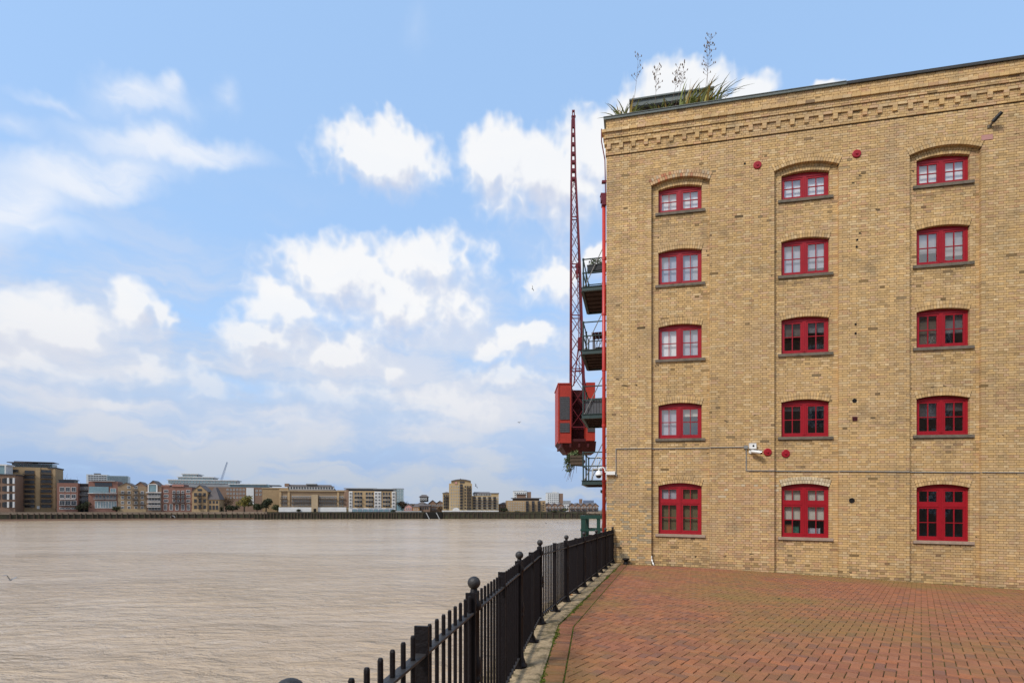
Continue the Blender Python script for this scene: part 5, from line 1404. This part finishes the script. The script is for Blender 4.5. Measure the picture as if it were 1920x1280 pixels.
# lock mouth: a dark opening with raking struts
r = empty('lock_entrance', at2(808, bankd(808) - 1, WATER_Z), 'dark lock entrance with two pale raking struts in the far river wall', 'lock', None)
mb = MB(); p0, p1 = at2(795, bankd(795) - .4, WATER_Z - .5), at2(829, bankd(829) - .4, WATER_Z - .5); mb.hexa([p0, p1, p1 + V(0, 1, 0), p0 + V(0, 1, 0), p0 + V(0, 0, 4.3), p1 + V(0, 0, 4.3), p1 + V(0, 1, 4.3), p0 + V(0, 1, 4.3)]); mb.build('gate', 'dark_hole', r)
for x in (799, 818):
    mb = MB(); mb.bar(at2(x, bankd(x) - 1.2, BZ - .2), at2(x + 6, bankd(x) - 1.6, WATER_Z), .5, .3, (1, 0, 0)); mb.build('raking_strut', 'f_grey', r)
# yellow riverside tower and its wings
b = Far('apartment_wing', 'short left wing of the yellow tower', 830, 845, 924, 'f_yellow', back=8, depth=10); b.windows(831, 844, 3, 926, 954, 5, .6, .6, 'f_dark'); b.hip('f_slate', 921.5, 2.5); b.balconies(832, 843, 1, [931, 937, 943, 949])
b = Far('tower_block', 'tallest yellow brick tower block with rounded dark crown', 842, 885, 906, 'f_yellow', back=5, depth=11)
b.windows(844, 862, 4, 909, 955, 8, .4, .5, 'f_white'); b.windows(862, 868, 1, 906, 955, 9, .75, .6, 'f_dark'); b.balconies(862, 868, 1, [911 + 5.1 * i for i in range(9)]); b.windows(870, 884, 3, 909, 955, 8, .5, .5, 'f_dark'); b.balconies(874, 884, 1, [914 + 5.75 * i for i in range(8)])
mb = MB(); n = 10; prof = [(b.X(846) + (b.X(883) - b.X(846)) * i / n, b.Z(906) + (b.Z(899.5) - b.Z(906)) * math.sin(math.pi * (.18 + .64 * i / n))) for i in range(n + 1)]
for (xa, za), (xb, zb_) in zip(prof[:-1], prof[1:]): mb.hexa([(xa, b.d, b.Z(906)), (xb, b.d, b.Z(906)), (xb, b.d + 12, b.Z(906)), (xa, b.d + 12, b.Z(906)), (xa, b.d, za), (xb, b.d, zb_), (xb, b.d + 12, zb_), (xa, b.d + 12, za)])
mb.build('crown', 'f_yellow', b.r); mb = MB()
for (xa, za), (xb, zb_) in zip(prof[:-1], prof[1:]): mb.hexa([(xa, b.d - .6, za), (xb, b.d - .6, zb_), (xb, b.d + 12.6, zb_), (xa, b.d + 12.6, za), (xa, b.d - .6, za + .5), (xb, b.d - .6, zb_ + .5), (xb, b.d + 12.6, zb_ + .5), (xa, b.d + 12.6, za + .5)])
mb.build('roof', 'f_slate', b.r); b.part('oculus', 'f_pink', 853, 857, 903, 907, .3, 0); b.part('crown_window', 'f_dark', 862, 871, 902, 905, .2, 0); b.part('finial', 'f_dark', 862.7, 864, 896, 900, -3, 4)
b = Far('apartment_wing', 'long yellow wing with dark balcony stacks right of the tower', 885, 935, 929, 'f_yellow', back=6, depth=11)
for i in range(5): b.windows(887 + i * 9.5, 892 + i * 9.5, 1, 930, 955, 5, .9, .6, 'f_dark'); b.balconies(886.5 + i * 9.5, 892.5 + i * 9.5, 1, [934.5, 939.5, 944.5, 949.5]); b.windows(892.5 + i * 9.5, 896 + i * 9.5, 1, 930, 955, 5, .6, .45, 'f_white')
b.part('attic', 'f_grey', 888, 923, 925, 929, -1.5, 10); b.windows(889, 922, 7, 925, 929, 1, .5, .7, 'f_white'); b.part('end_tower', 'f_yellow', 921, 935, 925, 929, 0, 13)
mb = MB(); mb.hexa([(b.X(886), b.d + .5, b.Z(925)), (b.X(922), b.d + .5, b.Z(925)), (b.X(922), b.d + 12, b.Z(925)), (b.X(886), b.d + 12, b.Z(925)), (b.X(889), b.d + 4, b.Z(921.5)), (b.X(918), b.d + 4, b.Z(921.5)), (b.X(918), b.d + 9, b.Z(921.5)), (b.X(889), b.d + 9, b.Z(921.5))]); mb.build('roof', 'f_slate', b.r); b.part('roof', 'f_slate', 920, 936, 923.6, 925, .3, 13)
b = Far('river_terrace', 'white balustraded terrace in front of the yellow tower', 829, 935, 956.5, 'f_white', back=1.2, depth=4, cat='terrace')
b.windows(832, 934, 26, 957, 962, 1, .5, .7, 'f_white', 'f_pink')
mb = MB(); n = 8; cx, zc = b.X(855), b.z1; rr = b.X(862) - cx; pts = [(cx + rr * math.cos(math.pi * i / n), zc + .75 * rr * math.sin(math.pi * i / n)) for i in range(n + 1)]
for (xa, za), (xb, zb_) in zip(pts[:-1], pts[1:]): mb.poly([(xa, b.d, za), (xb, b.d, zb_), (xb, b.d + 3, zb_), (xa, b.d + 3, za)])
mb.poly([(x_, b.d, z_) for x_, z_ in pts]); mb.build('porch_arch', 'f_white', b.r)
b = Far('brick_house', 'small orange brown house between the yellow wing and the curved block', 936, 962, 945, 'f_brown', back=14, depth=10); b.windows(938, 961, 5, 946, 957, 2, .45, .5); b.hip('f_slate', 941, 3)
b = Far('apartment_block', 'tan block with rounded roof room and dark bay stacks', 950, 1023, 938, 'f_tan', back=5, depth=11)
b.windows(952, 984, 7, 940, 962, 5, .4, .45, 'f_white')
for i in range(3): b.windows(986 + i * 11, 991 + i * 11, 1, 938, 962, 5, .9, .7, 'f_dark'); b.balconies(985.5 + i * 11, 991.5 + i * 11, 1, [942.5, 947.5, 952.5, 957.5])
b.windows(1016, 1022, 1, 940, 962, 5, .5, .45, 'f_dark'); b.part('roof_room', 'f_dark', 963, 1012, 934, 938, -2, 9); b.part('roof', 'f_slate', 960, 1016, 932.8, 934, -1, 11); b.part('roof_room', 'f_brown', 970, 987, 926.5, 933, -4, 6); b.part('roof', 'f_slate', 969, 988, 925.3, 926.6, -3.5, 7)
b = Far('promenade_rail', 'white promenade balustrade in front of the rounded roof block', 982, 1027, 964, 'f_white', back=.9, depth=1, cat='wall'); b.flat('f_white', .1, .15)
for (xa, xb, yt, lab, dd) in ((963, 996, 920.5, 'left white residential slab tower on the skyline', 560), (1025.5, 1056, 923.5, 'right white residential slab tower on the skyline', 570)):
    b = Far('slab_tower', lab, xa, xb - 8, yt, 'f_white', d=dd, back=0, depth=10); b.part('dark_flank', 'f_brown', xb - 8, xb, yt + 1, 956, -1, 12); b.windows(xa + 1, xb - 8, 6, yt + 1.5, 946, 6, .5, .5, 'f_grey'); b.part('plant_room', 'f_white', xa + 12, xa + 20, yt - 2.6, yt, -4, 6); b.flat('f_grey', .1, .3)
for (xa, xb, yt, mt, lab, n) in ((1023, 1057, 948, 'f_brown', 'brown terrace of small gabled houses left of the white block', 3), (1067, 1122, 948, 'f_brown', 'brown gabled terrace nearest the warehouse on the far bank', 5)):
    b = Far('terrace_houses', lab, xa, xb, yt, mt, back=5, depth=10); w_ = (xb - xa) / n
    for i in range(n): b.gable(xa + i * w_, xa + (i + 1) * w_, yt, yt - 4.5, mt, 'f_slate')
    b.windows(xa, xb, n * 2, yt + .5, yt + 14, 3, .5, .6, 'f_white'); b.balconies(xa, xb, n, [yt + 6, yt + 11], 'f_dark', .8)
b = Far('white_block', 'narrow white rendered block between the two brown terraces', 1057, 1067, 944.5, 'f_white', back=6, depth=10); b.windows(1058, 1066, 2, 946, 961, 4, .4, .5, 'f_grey'); b.flat('f_grey', .1, .3)
b = Far('distant_slab', 'distant blue grey slab on the skyline beside the warehouse', 1096, 1113.5, 938, 'f_blue', d=700, back=0); b.windows(1097, 1113, 5, 939, 950, 4, .7, .5, 'f_grey'); b.part('core', 'f_brown', 1088, 1092, 935, 956, 0, 8); b.flat('f_grey', .1, .4)
b = Far('distant_slab', 'distant grey slab left of the blue one on the skyline', 1056, 1070, 939, 'f_grey', d=640, back=0); b.windows(1057, 1069, 4, 940, 950, 3, .6, .5, 'f_white'); b.flat('f_grey', .1, .4)
b = Far('distant_roofs', 'line of low distant rooftops behind the lock', 742, 842, 948.5, 'f_brown', d=430, back=0, depth=20); b.windows(744, 840, 18, 949, 955, 1, .45, .6); b.hip('f_slate', 943.5, 8)
b = Far('distant_roofs', 'line of low distant rooftops right of the yellow wing', 930, 1122, 947.5, 'f_brown', d=450, back=0, depth=20); b.windows(932, 1120, 30, 948.5, 956, 1, .45, .6); b.hip('f_slate', 943.5, 8)
# tower crane far away
c0_, c1_ = at2(413, 500, 0), at2(426, 500, 0); c0_.z = EYE + (955 - 906) * .5; c1_.z = EYE + (955 - 866) * .5
r = empty('tower_crane', V(c0_.x, 500, BZ), 'thin raised jib of a distant building crane above the white terrace', 'crane')
def lattice(mb, p, q, w, n):
    d = q - p; s = V(d.z, 0, -d.x).normalized() * w / 2
    for o_ in (-1, 1):
        for dy in (-w / 2, w / 2): mb.tube(p + s * o_ + V(0, dy, 0), q + s * o_ * .5 + V(0, dy * .5, 0), .11, n=4)
    for i in range(n):
        a_, b_ = p + d * (i / n), p + d * ((i + 1) / n); k = (1 - .5 * i / n); sg = 1 if i % 2 else -1
        mb.tube(a_ + s * sg * k + V(0, -w / 2 * k, 0), b_ - s * sg * k + V(0, -w / 2 * k, 0), .08, n=4)
mb = MB(); lattice(mb, c0_, c1_, 1.4, 16); mb.build('jib', 'f_blue', r)
mb = MB(); lattice(mb, V(c0_.x, 500, BZ), c0_ + V(0, 0, 1), 1.6, 12); mb.build('mast', 'f_blue', r)

# trees on the far bank
def far_tree(x, yt, wpx, lab, cols, n, back=6, bare=False, yb=957.5, seed=1, size=.55):
    d = bankd(x) + back; k = d / 1000; p = at2(x, d, BZ); H = (yb - yt) * k; W = wpx * k / 2; rr = random.Random(seed)
    r = empty('far_tree', p, lab, 'tree', 'trees on the far bank')
    mb = MB(); mb.tube(p, p + V(0, 0, H * .45), H * .035 + .1, H * .02 + .05, 7)
    for i in range(16 if bare else 8):
        a_ = rr.uniform(0, 6.28); q = p + V(0, 0, H * rr.uniform(.25, .5)); e = q + V(math.cos(a_) * W * .8, math.sin(a_) * W * .8, H * rr.uniform(.15, .45)); mb.tube(q, e, .12, .04, 5)
        for j in range(6 if bare else 1):
            f = q.lerp(e, rr.uniform(.4, 1)); mb.tube(f, f + V(rr.uniform(-1, 1) * W * .35, rr.uniform(-1, 1), H * rr.uniform(.03, .22)), .05, .02, 4)
    mb.build('trunk', 'bark', r)
    mb = MB(); m = 9
    for i in range(m):
        a_ = rr.uniform(0, 6.28); q = rr.random() ** .5
        leaves(mb, p + V(math.cos(a_) * W * .6 * q, math.sin(a_) * W * .6 * q, H * rr.uniform(.42, .80)), W * .5, W * .5, H * .20, n // m, size, cols, seed * 31 + i)
    mb.build('crown', 'far_leaf', r)
OL = [(.055, .062, .022), (.04, .05, .02), (.075, .075, .03)]; AU = [(.17, .095, .045), (.20, .12, .06), (.13, .085, .05)]; YG = [(.20, .16, .03), (.15, .13, .03), (.11, .11, .03)]; DK = [(.028, .035, .016), (.04, .045, .02)]
far_tree(424, 926, 38, 'brown autumn tree with thinning leaves on the far bank', AU, 500, 12, True, seed=2, size=.42)
far_tree(458, 925, 30, 'yellow green autumn tree on the far bank', YG, 1000, 8, seed=3)
far_tree(499, 931, 24, 'dark spreading pine left of the long mansard building', DK, 800, 7, seed=4)
far_tree(482, 941, 22, 'dark low shrub tree under the pine on the far bank', DK + OL, 600, 5, seed=5)
far_tree(520, 943, 22, 'olive shrub tree against the white podium', OL, 600, 6, seed=6)
far_tree(436, 944, 26, 'dark shrub tree under the brown autumn tree', DK, 600, 5, seed=7)
far_tree(411, 946, 16, 'small dark shrub tree beside the low tan house', DK + OL, 400, 5, seed=8)
far_tree(158, 936, 24, 'dark green tree in front of the glazed stair tower', DK, 700, 3, seed=9)
far_tree(118, 888, 30, 'bare winter tree behind the low red brown block', AU, 60, 40, True, seed=10, size=.3)
far_tree(138, 891, 26, 'bare winter tree nearest the stair tower skyline', AU, 60, 40, True, seed=11, size=.3)
far_tree(754, 936, 24, 'russet winter tree beside the glass tower end', AU, 420, 16, True, seed=12, size=.5)
far_tree(768, 940, 22, 'brown winter tree behind the pink cottage', AU, 400, 18, True, seed=13, size=.5)
far_tree(738, 953, 10, 'small dark bush at the corner of the white framed block', DK, 250, 1.5, seed=14, size=.4)
far_tree(944, 950, 16, 'dark shrub tree right of the yellow wing', DK, 400, 4, seed=15)
far_tree(1086, 944, 20, 'bare tree behind the terrace nearest the warehouse', AU, 160, 24, True, seed=16, size=.4)
far_tree(560, 951, 8, 'small dark bush in front of the white podium', DK, 200, 2, seed=18, size=.35)
far_tree(218, 944, 16, 'dark small tree between the pale glass block and the gabled warehouse', DK + OL, 400, 2.5, seed=19, size=.4)
far_tree(826, 946, 18, 'bare russet tree left of the yellow tower', AU, 300, 14, True, seed=20, size=.45)
far_tree(1060, 950, 14, 'small olive tree before the narrow white block', OL, 350, 2, seed=21, size=.4)
far_tree(970, 956, 14, 'low olive hedge tree before the rounded roof block', OL + DK, 300, 2, seed=22, size=.4)
far_tree(1042, 955, 20, 'low dark hedge tree before the left brown terrace', DK + OL, 400, 2, seed=17, size=.45)

# ------------------------------------------------------------------ the house across the court, behind the camera; it shows in the window glass
r = empty('opposite_warehouse', V(20, -22, 0), 'dark brick warehouse with a slate roof on the near side of the court', 'building')
mb = MB(); mb.box(4.2, 46, -36, -21, -.4, 17.5); mb.build('wall', 'f_brown', r)
mb = MB(); mb.box(-6, 4.19, -34, -22, -.4, 6.2); mb.box(-6.3, 4.5, -34.3, -21.7, 6.2, 6.6); mb.build('sky_block_annex', 'f_brown', r)  # unseen low block added to keep sky reflection out of the ground floor glass
mb = MB(); mb.hexa([(3.6, -36.5, 17.5), (46.5, -36.5, 17.5), (46.5, -20.5, 17.5), (3.6, -20.5, 17.5), (9, -29, 24), (42, -29, 24), (42, -28, 24), (9, -28, 24)]); mb.build('roof', 'f_slate', r)
me = win_mesh(1.3, 1.7, 'f_white', 'far_glass')
for j in range(6):
    for i in range(9):
        o = inst('window', me, r, V(7 + i * 4.4, -21, 1.2 + j * 2.7)); o.rotation_euler = (0, 0, math.pi)
mb = MB(); mb.poly([(-40, -140, -.35), (160, -140, -.35), (160, -7.9, -.35), (-.9, -7.9, -.35), (-40, -30, -.35)]); tag(mb.build('near_ground', 'far_ground'), kind='structure')
